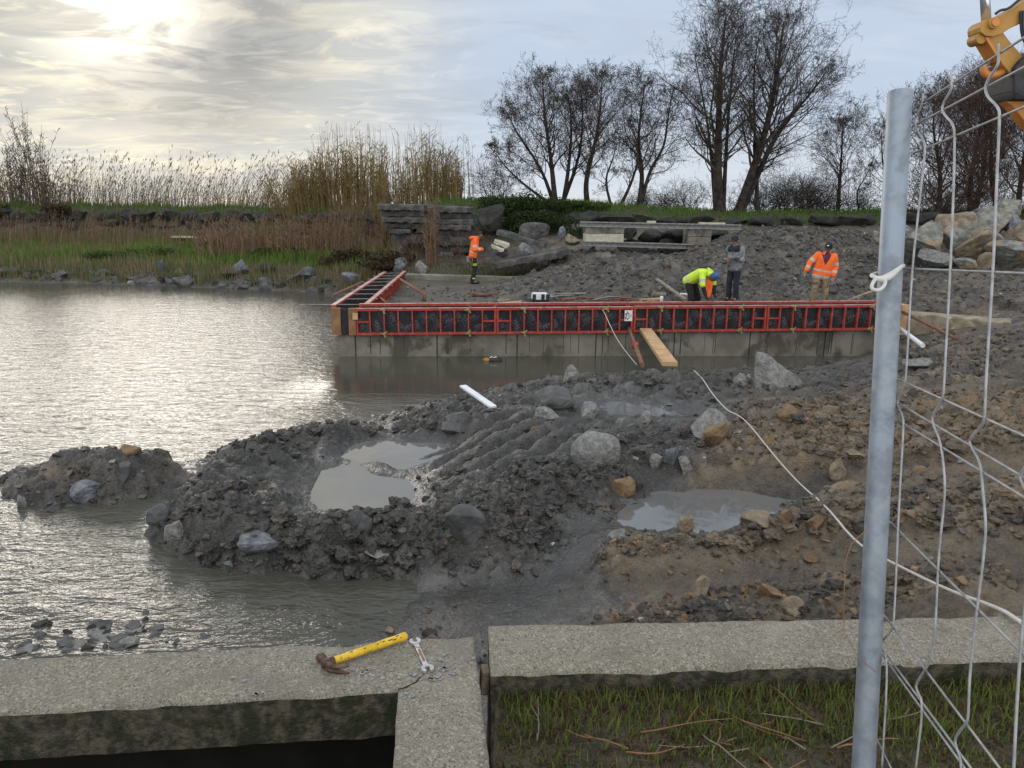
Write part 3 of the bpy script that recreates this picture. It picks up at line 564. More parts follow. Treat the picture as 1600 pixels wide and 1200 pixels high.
# pit behind the wall: floor and lining coloured near black in place of shade
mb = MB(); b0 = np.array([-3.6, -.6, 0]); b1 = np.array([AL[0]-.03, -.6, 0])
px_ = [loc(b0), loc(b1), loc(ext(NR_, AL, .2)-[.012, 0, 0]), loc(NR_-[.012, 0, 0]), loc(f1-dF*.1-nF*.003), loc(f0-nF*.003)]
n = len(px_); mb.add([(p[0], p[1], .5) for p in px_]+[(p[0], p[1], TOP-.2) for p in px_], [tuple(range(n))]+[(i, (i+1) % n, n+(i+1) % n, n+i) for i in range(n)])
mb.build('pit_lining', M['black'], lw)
RFL, RFR, RNL, RNR = U(762, 975, TOP), U(1600, 960, TOP), U(767, 1050, TOP), U(1600, 1027, TOP)
RFRx, RNRx = ext(RFL, RFR, 2.0), ext(RNL, RNR, 2.0)
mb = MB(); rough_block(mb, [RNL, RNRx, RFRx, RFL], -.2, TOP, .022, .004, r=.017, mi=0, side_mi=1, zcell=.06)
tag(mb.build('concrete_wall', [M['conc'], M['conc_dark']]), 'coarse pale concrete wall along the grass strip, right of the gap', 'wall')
mb = MB(); mb.box((0, 0, 0), (.030, .045, .11), rotz(.25)@rotx(.2), bev=.010)
o = tag(mb.build('brick_chunk', M['rockt']), 'tan broken brick wedged in the gap between the two concrete walls', 'brick'); o.location = U(757, 1062, TOP-.09)
# grass strip the camera stands on
GX0, GX1, GY0, GY1 = -.04, 4.2, -1.6, 2.36
gx = np.linspace(GX0, GX1, 200); gy = np.linspace(GY0, GY1, 190); GXX, GYY = np.meshgrid(gx, gy); GXX = GXX.ravel(); GYY = GYY.ravel()
def soilz(x, y): return 1.545+.030*fbm(x*2.5, y*2.5, 31, 3)+.010*fbm(x*11, y*11, 32, 3)+.006*np.maximum(0, fbm(x*30, y*30, 33, 2))
sxl = -.045+(1.75-GYY)*.06
GXX = np.maximum(GXX, np.minimum(sxl*0-.055, 0)+0)               # follows the side arm
idx = np.arange(200*190).reshape(190, 200)
fqs = np.stack([idx[:-1, :-1], idx[:-1, 1:], idx[1:, 1:], idx[1:, :-1]], -1).reshape(-1, 4)
tag(link('grass_strip_soil', np_mesh('grass_strip_soil', np.stack([GXX, GYY, soilz(GXX, GYY)], 1), fqs, {}), M['soil']), kind='structure', label='dark damp soil between the wall and the fence')
mb = MB(); R = random.Random(3)
def blade(mb, p, L, wd, lean, az, col, seg=3, mi=0, curl=1.0):
    side = (math.cos(az+1.57), math.sin(az+1.57), 0); pts = []; x = z = 0
    for i in range(seg+1):
        t = i/seg; a = lean*(t**curl)
        pts.append((p[0]+x*math.cos(az), p[1]+x*math.sin(az), p[2]+z)); x += math.sin(a)*L/seg; z += math.cos(a)*L/seg
    mb.ribbon(pts, [wd*(1-(i/seg)**1.6*.93) for i in range(seg+1)], side, col, mi)
k = 0
while k < 22000:
    x = R.uniform(-.03, 1.95); y = R.uniform(1.05, 2.36)
    d = .5+.5*float(fbm(np.array([x*3.0]), np.array([y*3.0]), 41, 3)[0])*1.7
    d += .25 if y > 1.98 else 0
    if x < .2: d += .25
    if .45 < x < .95 and y < 1.9: d -= .45
    if R.random() > d*1.05: k += .35; continue
    k += 1; L = R.uniform(.015, .05)*(1+.6*(y > 2.0)); g = R.random()
    col = (.10+.09*g, .15+.09*g, .028+.02*g) if R.random() < .60 else ((.17, .13, .055) if R.random() < .6 else (.10, .055, .03))
    blade(mb, (x, y, float(soilz(np.array([x]), np.array([y]))[0])-.003), L, R.uniform(.0014, .0034), R.uniform(.5, 2.0), R.uniform(0, 6.28), col)
for i in range(1500):                                # broad weed leaves and dead litter
    x = R.uniform(-.03, 1.9); y = R.uniform(1.1, 2.34); z = float(soilz(np.array([x]), np.array([y]))[0]); a = R.uniform(0, 6.28); L = R.uniform(.006, .02); tl = R.uniform(-.3, .9)
    u = np.array([math.cos(a), math.sin(a), tl]); v = np.array([-math.sin(a), math.cos(a), R.uniform(-.3, .3)]); p = np.array([x, y, z+.004])
    mb.add([p, p+u*L*.5+v*L*.35, p+u*L, p+u*L*.5-v*L*.35], [(0, 1, 2, 3)], 0, (.09, .15, .035) if i % 3 else (.12, .085, .05))
for i in range(9000):                                # dead thatch lying flat
    x = R.uniform(-.03, 1.9); y = R.uniform(1.1, 2.34); z = float(soilz(np.array([x]), np.array([y]))[0])+R.uniform(.002, .014); a = R.uniform(0, 6.28); L = R.uniform(.015, .06); q = R.uniform(.6, 1.5)
    mb.ribbon([(x, y, z), (x+math.cos(a)*L*.5, y+math.sin(a)*L*.5, z+R.uniform(0, .012)), (x+math.cos(a+.5)*L, y+math.sin(a+.5)*L, z)], [.0012, .0015, .0006], (-math.sin(a), math.cos(a), .3), (.13*q, .09*q, .05*q) if i % 3 else (.05*q, .035*q, .025*q))
tag(mb.build('grass', M['leaf']), 'short grass and weeds on the soil below the near wall', 'grass', kind='stuff')
tw = []
for i in range(22):
    mb = MB(); L = R.uniform(.12, .34); p = [np.zeros(3)]; a = 0; d = np.array([1, 0, .12])
    for s in range(6):
        d = d+np.array([R.uniform(-.1, .1), R.uniform(-.28, .28), R.uniform(-.10, .10)]); d /= np.linalg.norm(d); p.append(p[-1]+d*L/6)
    mb.tube(p, [.0035*(1-.13*j) for j in range(7)], 5)
    if i % 2: mb.tube([p[3], p[3]+np.array([.3, .5, .25])*L*.4], [.002, .001], 4)
    o = mb.build('dry_twig', M['woodd'] if i % 3 else M['woodg'])
    x, y = (R.uniform(.35, 1.25), R.uniform(1.93, 2.16)) if i < 13 else (R.uniform(.05, 1.2), R.uniform(1.5, 2.0))
    o.location = (x, y, float(soilz(np.array([x]), np.array([y]))[0])+.012); o.rotation_euler = (R.uniform(-.2, .2), R.uniform(-.25, .1), R.uniform(0, 6.28))
    tag(o, 'thin dry twig lying in the grass below the right concrete wall', 'twig', 'dry twigs in the grass')
# ------------------------------------------------------------------ hammer and wrench
def frame_from(a, b):                              # local x from a to b, z up
    d = (b-a); d[2] = 0; return a, math.atan2(d[1], d[0]), np.linalg.norm(d)
a, rz, L = frame_from(U(517, 1034, TOP+.02), U(636, 993, TOP+.02))
hm = tag(empty('claw_hammer', a, rz), 'claw hammer with chipped yellow handle and rusty head on the near wall', 'hammer')
mb = MB(); rr = .0135
mb.tube([(-.01, 0, 0), (.0, 0, 0), (.10, 0, 0), (.165, 0, 0), (.166, 0, 0), (.172, 0, 0), (.173, 0, 0), (L-.045, 0, 0), (L-.02, 0, 0), (L-.012, 0, 0), (L-.004, 0, 0), (L, 0, 0)],
        [.010, .0125, .0130, .0132, .0120, .0120, .0142, .0135, .0145, .0150, .0135, .008], 20); mb.build('handle', M['yellow'], hm)
mb = MB(); R2 = random.Random(9)
for i in range(9):
    x = [.168, .215, .23, .245, .29, .12, .075, L-.03, .19][i]; an = R2.uniform(.5, 1.5); ln = [.004, .022, .016, .012, .012, .006, .005, .005, .01][i]
    mb.tube([(x-ln/2, -.0134*math.cos(an), .0134*math.sin(an)), (x, -.0137*math.cos(an), .0137*math.sin(an)), (x+ln/2, -.0134*math.cos(an+.1), .0134*math.sin(an+.1))], [.001, .0024, .001], 6)
o = mb.build('chipped_paint', M['rubber'], hm); o['kind'] = 'stuff'
hd = MB()
hd.tube([(.012, 0, 0), (-.004, 0, 0), (-.022, 0, 0), (-.032, 0, 0)], [.0145, .0165, .0170, .012], 14)              # eye
hd.tube([(-.014, .010, 0), (-.016, .022, 0), (-.018, .030, 0), (-.018, .034, 0), (-.019, .048, 0), (-.019, .051, 0)], [.0145, .0115, .0115, .0160, .0165, .013], 16)   # poll and face
for sz in (-1, 1):                                                                                          # two claws
    pts = []; rad = []
    for i in range(9):
        t = i/8; pts.append((-.016+.052*t**1.9, -.006-.078*t+.012*t*t, sz*(.0035+.0085*t)-.002)); rad.append(.0105*(1-t)**.75+.0022)
    hd.tube(pts, rad, 10)
hd.build('head', M['rustd'], hm)
a, rz, L = frame_from(U(648.5, 1004, TOP+.004), U(668, 1047, TOP+.004))
wr = empty('wrench', a, rz); tag(wr, 'steel open ended wrench lying beside the hammer on the near wall', 'wrench')
def jaw(mb, c, r0, r1, a0, a1, h):
    n = 22; vs = []
    for k in range(n+1):
        t = a0+(a1-a0)*k/n
        e = 1.0 if 1 < k < n-1 else .97
        for rr_, z in ((r0, 0), (r1*e, 0), (r1*e, h), (r0, h)):
            x = math.cos(t)*rr_; y = math.sin(t)*rr_
            if rr_ == r0: y = max(-r0*.86, min(r0*.86, y))
            vs.append((c[0]+x, c[1]+y, z))
    fs = [(k*4+i, k*4+(i+1) % 4, k*4+4+(i+1) % 4, k*4+4+i) for k in range(n) for i in range(4)]+[(0, 3, 2, 1), (n*4, n*4+1, n*4+2, n*4+3)]
    mb.add(vs, fs)
mb = MB(); mb.box((L/2, 0, .0035), (L-.026, .0175, .007), bev=.002); mb.build('shank', M['chrome'], wr)
mb = MB(); mb.box((L/2+.006, 0, .0073), (L*.42, .0075, .001)); mb.build('stamped_groove', M['rust'], wr)
mb = MB(); jaw(mb, (0, 0), .0088, .0205, math.pi+.46, 3*math.pi-.46, .009); mb.build('jaw', M['chrome'], wr)
mb = MB(); jaw(mb, (L, 0), .0095, .0215, .50, 2*math.pi-.50, .009); mb.build('jaw', M['chrome'], wr)
mb = MB(); pth = [U(*q, TOP+.0015) for q in ((622, 1077), (634, 1074), (643, 1069), (650, 1066), (655, 1059), (661, 1055))]
mb.tube(pth, [.0016, .0022, .0014, .002, .0016, .0008], 5); mb.build('crack', M['black'], None).parent = None
bpy.data.objects['crack'].parent = lw; bpy.data.objects['crack'].location = (-off[0], -off[1], 0)
mb = MB(); R3 = random.Random(5)
for cx, cy, sx in ((655, 1046, 26), (690, 1030, 20), (590, 1050, 26), (640, 1085, 14), (700, 1052, 14), (380, 1074, 30), (665, 1060, 16)):
    for i in range(9):
        p = U(cx+R3.gauss(0, sx), cy+R3.gauss(0, sx*.25), TOP+.0045); r = R3.uniform(.003, .009)
        if i > 0: n_ = 7; mb.add([(p[0]+r*R3.uniform(.5, 1.6)*math.cos(j*.9), p[1]+r*R3.uniform(.5, 1.6)*math.sin(j*.9), TOP+.0042) for j in range(n_)], [tuple(range(n_))])
M['bluep'] = pmat('faded_blue_paint', (0.19, 0.205, 0.20), (0.28, 0.29, 0.275), 60, .85, .3)
o = mb.build('blue_paint_stain', M['bluep'], lw); o.location = (-off[0], -off[1], 0)
# ------------------------------------------------------------------ fence post, clamp, mesh panel
def UD(px, py, dep): return CAM+ray(px, py)*dep
pt, pb = UD(1406.5, 143, 1.36), UD(1349, 1200, 1.43); ax = (pt-pb)/np.linalg.norm(pt-pb); pg = pb+ax*((1.50-pb[2])/ax[2])
po = tag(empty('fence_post', pg), 'round galvanised steel fence post in front of the mesh', 'post')
mb = MB(); n = 32
outer = []; d_, u_, v_ = perp(ax); rr = .0212; Lp = np.linalg.norm(pt-pg)
mb.tube([ax*0, ax*(Lp*.5), ax*(Lp-.002), ax*Lp], [rr, rr, rr, rr-.001], n, cap=False); mb.tube([ax*Lp, ax*(Lp-.002), ax*(Lp-.12)], [rr-.001, rr-.003, rr-.003], n, cap=False)
mb.build('tube', M['galv'], po)
fv = ray(985, 402); fv = fv/np.linalg.norm(fv); fn = np.cross(fv, ax); fn /= np.linalg.norm(fn); fo = UD(1412, 300, 1.40)
def FP(px, py, o=0.0):
    d = ray(px, py); t = (fn@(fo+fn*o-CAM))/(fn@d); return CAM+d*t
fc = empty('mesh_fence', FP(1430, 600)*np.array([1, 1, 0])+[0, 0, 1.5]); tag(fc, 'welded wire mesh fence panel leaning behind the galvanised post', 'fence'); fcl = np.array(fc.location)
HW = [((1426, 171), (1600, 59), (1720, -18)), ((1426, 197), (1600, 105), (1720, 42)), ((1427, 240), (1600, 167), (1720, 117)), ((1403, 419), (1600, 427), (1720, 432)), ((1393, 588), (1425, 602), (1600, 681), (1720, 736)),
      ((1402, 629), (1600, 746), (1720, 817)), ((1392, 650), (1600, 777), (1720, 851)), ((1382, 807), (1600, 1023), (1720, 1142)), ((1375, 953), (1562, 1200), (1650, 1316)), ((1372, 1005), (1517, 1200), (1600, 1311)), ((1370, 1011), (1500, 1190), (1590, 1314)), ((1365, 1145), (1440, 1297))]
VW = [((1442, 147), (1441, 163), (1430, 186), (1431, 201), (1446, 224), (1445, 240), (1435, 330), (1425, 420), (1416, 585), (1413, 602), (1402, 622), (1402, 634), (1412, 652), (1411, 680), (1404, 800), (1397, 975), (1393, 986), (1376, 1004), (1377, 1012), (1388, 1030), (1378, 1200)),
      ((1486, 110), (1488, 130), (1486, 142), (1472, 163), (1473, 177), (1490, 194), (1492, 215), (1490, 300), (1485, 420), (1475, 600), (1474, 622), (1456, 650), (1457, 661), (1470, 690), (1477, 752), (1475, 790), (1466, 870), (1462, 980), (1454, 1030), (1448, 1043), (1431, 1068), (1432, 1078), (1443, 1098), (1431, 1200)),
      ((1560, 69), (1561, 92), (1558, 105), (1539, 131), (1541, 150), (1561, 168), (1562, 185), (1558, 270), (1552, 420), (1540, 600), (1539, 650), (1535, 664), (1515, 686), (1515, 694), (1532, 722), (1535, 760), (1541, 820), (1537, 870), (1528, 940), (1515, 1050), (1513, 1120), (1510, 1130), (1492, 1152), (1493, 1166), (1503, 1188), (1500, 1260)),
      ((1664, 10), (1662, 45), (1634, 90), (1655, 130), (1648, 280), (1640, 430), (1630, 620), (1624, 700), (1594, 740), (1595, 752), (1616, 790), (1607, 900), (1598, 975), (1590, 1075), (1582, 1240))]
def smoothpath(p, it=2):
    p = [np.array(q, float) for q in p]
    for _ in range(it):
        q = [p[0]]
        for a, b in zip(p[:-1], p[1:]): q += [a*.75+b*.25, a*.25+b*.75]
        p = q+[p[-1]]
    return p
for k, hw in enumerate(HW):
    mb = MB(); mb.tube([FP(*q)-fcl for q in hw], .0018, 8); mb.build('horizontal_wire', M['wire'], fc)
for vw in VW:
    mb = MB(); mb.tube([FP(q[0], q[1], -.003)-fcl for q in smoothpath(vw)], .0019, 8); mb.build('vertical_wire', M['wire'], fc)
cl = MB(); ringp = []
c0 = pb+ax*((UD(1386, 436, 1.37)-pb)@ax)
arc = []
for i in range(15):
    t = -2.5+i*3.4/14; arc.append(c0+(math.cos(t)*CR*1.0-math.sin(t)*np.cross(CR, ax)*-1)*.0245+ax*(.017*math.sin((t+.8)*.9)))
cl.tube([UD(*q, 1.345) for q in ((1410, 415), (1403, 421), (1395, 428), (1387, 433), (1378, 436), (1370, 435), (1363, 431))], [.003, .0045, .0062, .0070, .0064, .005, .003], 10)
cl.tube([UD(*q, 1.342) for q in smoothpath(((1382, 434), (1384, 443), (1377, 452), (1368, 454), (1361, 450), (1364, 441), (1370, 434)))], .0034, 8)
cl.tube([UD(1363, 431, 1.345), UD(1362, 430, 1.39), UD(1380, 424, 1.405), UD(1408, 415, 1.40), UD(1411, 415, 1.36)], .004, 8)
tag(cl.build('clamp', M['clampm']), 'pale cast clamp wrapped around the galvanised post', 'clamp')
mb = MB(); mb.tube([UD(1360, 822, 1.37), UD(1330, 850, 1.36), UD(1320, 880, 1.37), UD(1319, 930, 1.38), UD(1318, 985, 1.40), UD(1340, 1025, 1.38), UD(1368, 1050, 1.37)], .0008, 5)
tag(mb.build('dry_creeper', M['woodd']), 'thin dry creeper hooked round the galvanised post', 'creeper')
# ------------------------------------------------------------------ quay wall and its formwork
QRZ = math.atan2(QD[1], QD[0])
def SP(px, py, o=0.0):                  # photo pixel on the quay front plane (o metres behind it) -> (distance along it, height)
    d = ray(px, py); nn = np.array([QN[0], QN[1], 0]); t = (nn@(QA+nn*o-CAM))/(nn@d); p = CAM+d*t
    return (p[:2]-QA[:2])@QD, p[2]
qy = tag(empty('concrete_quay', QA, QRZ), 'cast concrete quay wall standing in the water under the red formwork', 'quay wall')
js = [SP(px, 540)[0] for px in (528.5, 555.5, 683, 808, 931, 1053, 1171, 1288, 1412)]
zb = lambda s: .478+.0102*s
for a, b in zip(js[:-1], js[1:]):
    mb = MB(); g = .014
    vs = [(a+g, 0, -.8), (b-g, 0, -.8), (b-g, .5, -.8), (a+g, .5, -.8), (a+g, 0, zb(a)), (b-g, 0, zb(b)), (b-g, .5, zb(b)), (a+g, .5, zb(a))]
    mb.add(vs, [(0, 3, 2, 1), (4, 5, 6, 7), (0, 1, 5, 4), (1, 2, 6, 5), (2, 3, 7, 6), (3, 0, 4, 7)]); mb.build('wall_block', M['conc_wall'], qy)
mb = MB(); mb.prism([(js[0]+.02, .03), (js[-1]-.02, .03), (js[-1]-.02, .47), (js[0]+.02, .47)], -.8, .46); mb.build('joint_filler', M['rockd'], qy)
R = random.Random(12); mb = MB()
for a, b in zip(js[1:-1], js[2:]):
    for i in range(5):
        x = R.uniform(a+.1, b-.1); z1 = zb(x)-R.uniform(.0, .1); mb.box((x, -.0015, (z1+.05)/2), (R.uniform(.006, .02), .002, z1-.05))
mb.build('drip_streak', M['conc_dark'], qy)
Wl = MB(); wa3 = np.array([js[0]+.02, .51, 0])
wv = np.array([(WB-WA)@QD, (WB-WA)@QN]); wv /= np.linalg.norm(wv); wn = np.array([wv[1], -wv[0]])
wlen = WLn-.6
Wl.prism([wa3[:2], wa3[:2]+wn*.5, wa3[:2]+wn*.5+wv*wlen, wa3[:2]+wv*wlen][::1], -.8, .476); Wl.build('wing_wall', M['conc_wall'], qy)
# text template for the print on the ply
cu = bpy.data.curves.new('print', 'FONT'); cu.body = 'PERI'; cu.size = .115; cu.align_x = 'CENTER'; cu.align_y = 'CENTER'; cu.resolution_u = 2
to = bpy.data.objects.new('print', cu); COL.objects.link(to); bpy.context.view_layer.update()
tm = bpy.data.meshes.new_from_object(to.evaluated_get(bpy.context.evaluated_depsgraph_get())); TV = np.array([v.co[:] for v in tm.vertices]); TF = [tuple(p.vertices) for p in tm.polygons]
bpy.data.objects.remove(to); bpy.data.curves.remove(cu); bpy.data.meshes.remove(tm)
HP = .575
def print_marks(mb, L, seed, y):
    R = random.Random(seed); x = .10
    while x < L-.1:
        a = R.choice((-1.15, -1.2, .42, .5, -1.25)); z = R.uniform(.14, HP-.14); c, s = math.cos(a), math.sin(a); sc = R.uniform(.85, 1.15)
        def tf(q): return (x+sc*(q[0]*c-q[1]*s), y, min(HP-.05, max(.05, z+sc*(q[0]*s+q[1]*c))))
        mb.add([tf(q) for q in TV], TF, 1)
        for q in ([(-.17, -.075), (.17, -.075), (.17, -.068), (-.17, -.068)], [(.163, -.075), (.17, -.075), (.17, .075), (.163, .075)]):
            mb.add([tf(p) for p in q], [(0, 1, 2, 3)], 1)
        x += R.uniform(.13, .19)
def panel(L, nst, seed, label, plate=False, nuts=((2, 1), (2, 0), (8, 1), (8, 0))):
    r = empty('formwork_panel'); tag(r, label, 'formwork', 'red formwork panels along the quay')
    mb = MB(); D = .10
    mb.box((L/2, -D/2, .0225), (L-.008, D, .045), mi=0); mb.box((L/2, -D/2, HP-.025), (L-.008, D, .05), mi=0)
    mb.box((L/2, -D/2-.002, HP+.0035), (L-.012, D+.008, .006), mi=1)
    for x in (.026, L-.026): mb.box((x, -D/2, HP/2), (.040, D-.004, HP-.1), mi=0)
    mb.build('frame', [M['red'], M['rail']], r)
    mb = MB(); mb.box((L/2, -.009, HP/2), (L-.09, .014, HP-.098)); print_marks(mb, L, seed, -.0172); mb.build('plywood', [M['ply'], M['mark']], r)
    for i in range(1, nst):
        x = i*L/nst
        mb = MB(); mb.box((x-.012, -.057, HP/2), (.007, .076, HP-.096)); mb.box((x, -.091, HP/2), (.030, .007, HP-.096)); mb.build('strut', M['red'], r)
    for i in (0, nst-1):
        x0 = i*L/nst+.045 if i == 0 else i*L/nst+.016; x1 = (i+1)*L/nst-.016 if i == 0 else L-.048
        mb = MB(); mb.box(((x0+x1)/2, -.07, HP*.5), (x1-x0, .05, .035)); mb.build('crossbar', M['red'], r)
    for i, tp in nuts:
        x = i*L/nst; z = HP-.03 if tp else .03; mb = MB()
        mb.tube([(x, -.10, z), (x, -.125, z)], .042, 10); mb.tube([(x, -.12, z), (x, -.19, z)], .009, 6)
        for k in range(3): a = k*2.09+.4*i; mb.beam((x, -.14, z), (x+.085*math.cos(a), -.15, z+.085*math.sin(a)), .035, .028)
        mb.build('wing_nut', M['brass'], r)
    return r
s0 = SP(557, 500)[0]; s1 = SP(1396, 500)[0]; LP = (s1-s0)/4
labs = ['red formwork panel at the left end of the quay front', 'red formwork panel left of the propped plank on the quay front', 'red formwork panel below the bending man in yellow', 'red formwork panel nearest the galvanised post on the quay front']
slope = math.atan(.0102)
qm = np.array([[QD[0], QN[0], 0], [QD[1], QN[1], 0], [0, 0, 1]])
def QW(s, o, z): return QA+qm@np.array([s, o, z])
def put(r, s, o, z, rz=0., ry=0., sx=1.):
    r.location = tuple(QW(s, o, z)); r.rotation_euler = (0, ry, QRZ+rz); r.scale = (sx, 1, 1)
P0 = panel(LP-.006, 10, 4, labs[0])
plates = []
for i in range(4):
    r = P0 if i == 0 else copy_tree(P0); r['label'] = labs[i]
    s = s0+i*LP; put(r, s, -.012 if i < 2 else -.015, zb(s)+.006+(.012 if i >= 2 else 0), 0, -slope)
    if i == 1:
        mb = MB(); mb.box((LP-.12, -.103, HP*.67), (.17, .006, .24)); 
        rr = random.Random(8)
        for k in range(26): mb.box((LP-.12+rr.uniform(-.065, .065), -.1072, HP*.67+rr.uniform(-.10, .10)), (rr.uniform(.01, .04), .001+.0001*k, rr.uniform(.008, .03)), mi=1 if k % 2 else 2)
        mb.build('label_plate', [M['white'], M['red'], M['blackc']], r)
labs2 = ['back row formwork panel at the left corner', 'back row formwork panel near the black toolbox', 'back row formwork panel at the feet of the bending man', 'back row formwork panel below the man in the open orange jacket']
BP = panel(LP-.006, 10, 14, labs2[0], nuts=())
for i in range(4):
    r = BP if i == 0 else copy_tree(BP); r['label'] = labs2[i]
    s = s0+(i+1)*LP; put(r, s, .515, zb(s)+.03, math.pi, slope)
# wing formwork: outer and inner row
o0, o1 = U(524, 477, 1.06), U(604, 424.5, 1.06); i0, i1 = U(566, 477, 1.06), U(630, 423.5, 1.06)
def row(a, b, n, face, names, z0):
    d = (b-a)[:2]; L = np.linalg.norm(d)/n; az = math.atan2(d[1], d[0])
    for i in range(n):
        r = copy_tree(BP); r['label'] = names[i]
        if face > 0: r.location = (a[0]+d[0]*i/n, a[1]+d[1]*i/n, z0); r.rotation_euler = (0, 0, az)
        else: r.location = (a[0]+d[0]*(i+1)/n, a[1]+d[1]*(i+1)/n, z0); r.rotation_euler = (0, 0, az+math.pi)
        r.scale = (L/LP, 1, 1)
row(i0, i1, 3, 1, ['inner wing formwork panel next to the front corner', 'inner wing formwork panel with the middle brace', 'inner wing formwork panel at the far end of the wing'], 1.06-HP)
row(o0, o1, 3, -1, ['outer wing formwork panel over the open water at the corner', 'outer wing formwork panel in the middle of the wing', 'outer wing formwork panel beside the bank boulders'], 1.06-HP)
for k in range(9):
    t = .03+k*.115; a = o0+(o1-o0)*t; b = i0+(i1-i0)*t; mb = MB(); e = (b-a)/np.linalg.norm(b-a)*.35
    c = (a+b)/2; mb.tube([a-e*(2.4 if k == 0 else .7)-c, b+e*.5-c], .014, 6); o = mb.build('tie_rod', M['steel']); o.location = (c[0], c[1], c[2]-.02)
    tag(o, 'steel tie rod crossing between the two wing formwork rows', 'tie rod', 'tie rods of the wing formwork')
# end posts, board
def qbox(name, x0, x1, y0, y1, z0, z1, mt, label, cat, bev=.006):
    mb = MB(); mb.box(((x1-x0)*0, 0, 0), (x1-x0, y1-y0, z1-z0), bev=bev); o = mb.build(name, mt); o.location = tuple(QW((x0+x1)/2, (y0+y1)/2, (z0+z1)/2)); o.rotation_euler = (0, 0, QRZ)
    return tag(o, label, cat)
sa = lambda px: SP(px, 505)[0]
qbox('timber_post', sa(520), sa(533.5), -.12, .0, .49, 1.075, M['woodd'], 'brown timber upright at the outer corner of the formwork', 'post')
qbox('timber_post', sa(546), sa(557), -.13, .0, .49, 1.07, M['woodd'], 'brown timber upright between the end board and the red panels', 'post')
qbox('end_board', sa(534), sa(545.5), -.05, -.03, .49, 1.06, M['ply'], 'black board closing the end of the wing formwork', 'board')
qbox('timber_post', sa(1403), sa(1413), -.1, .5, .5, 1.2, M['wood'], 'tan timber upright at the right end of the formwork', 'post')
qbox('timber_block', sa(553), sa(561), -.20, -.14, .84, .98, M['wood'], 'small timber block at the corner clamp of the formwork', 'block', .004)
def prop(name, pts, rad, mt, label, cat, extra=None, n=8):
    mb = MB(); pts = [np.array(p, float) for p in pts]; c = pts[0].copy()
    mb.tube([p-c for p in pts], rad, n); e = empty(name, c); tag(e, label, cat); mb.build('tube', mt, e)
    if extra: extra(e, c)
    return e
pA = QW(SP(980, 517)[0], -.14, .66); pB = U(1004, 571, .52)
def collar(e, c):
    mb = MB(); d = (pB-pA); m = pA+d*.52-c; u = d/np.linalg.norm(d)
    mb.tube([m-u*.10, m-u*.02, m-u*.02, m+u*.03, m+u*.03, m+u*.10], [.045, .045, .075, .075, .045, .045], 10); mb.build('collar', M['red'], e)
    mb = MB(); _, a, b = perp(u); mb.tube([m+.075*(math.cos(t)*a+math.sin(t)*b)+u*(.02*math.sin(2*t)-.05) for t in np.linspace(0, 6.28, 14)], .008, 5); mb.build('handle', M['rust'], e)
    mb = MB(); mb.tube([pA+d*.5-c+u*.0, pB-c], .043, 10); mb.build('lower_tube', M['rust'], e)
prop('push_pull_prop', [pA, pA+(pB-pA)*.5], .032, M['rust'], 'rusty red adjustable prop slanting from the formwork into the mud', 'prop', collar)
mb = MB(); a = QW(SP(1006, 520)[0], -.12, .62); b = U(1047, 569, .60); mb.beam(a-a, b-a, .26, .075, up=(0, 0, 1), bev=.004); o = tag(mb.build('timber_plank', M['wood']), 'pale timber plank slanting from the formwork down to the mud bank', 'plank'); o.location = a
prop('brace_tube', [UY(519.5, 462, 18.4), UY(566, 441, 20.2)], .035, M['rust'], 'rusty red brace tube beside the outer wing formwork', 'brace')
prop('brace_tube', [UY(626, 437, 23.2), UY(663, 460, 20.2), np.array(PX(663, 20.2, .70))], .045, M['rust'], 'rusty brace tube from the far inner wing panel to the fill', 'brace')
prop('brace_tube', [UY(588, 462, 19.0), UY(608, 477, 17.6)], .04, M['rust'], 'short rusty brace tube near the front of the inner wing', 'brace')
prop('brace_tube', [QW(SP(1410, 481)[0], .1, 1.05), UY(1496, 530, 14.3)], .035, M['rust'], 'rusty brace tube running from the tan timber upright to the mud at right', 'brace')
prop('brace_tube', [QW(SP(1399, 510)[0], -.15, .68), UY(1442, 540, 13.9)], .045, M['white'], 'white brace tube under the rusty one right of the post', 'brace')
# low concrete edge running on to the right, curb behind the fill
mb = MB(); a = QW(SP(1414, 500)[0], .0, 0); b = PX(1568, 15.6, 0); d = (b-a)/np.linalg.norm(b-a); nn = np.array([-d[1], d[0], 0])
rough_block(mb, [a, b, b+nn*.5, a+nn*.5], .1, 1.02, .12, .03, r=.04, zcell=.12, chip=.04); tag(mb.build('concrete_edge', M['conc_tan']), 'pale chipped concrete edge right of the formwork end', 'concrete edge')
mb = MB(); a = PX(632, 25.3, 0); b = PX(868, 24.6, 0); d = (b-a)/np.linalg.norm(b-a); nn = np.array([-d[1], d[0], 0])
rough_block(mb, [a, b, b+nn*.3, a+nn*.3], .5, 1.03, .15, .015, r=.03, zcell=.1, chip=.02); tag(mb.build('concrete_curb', M['conc_wall']), 'low concrete curb behind the gravel fill in front of the green strip', 'curb')
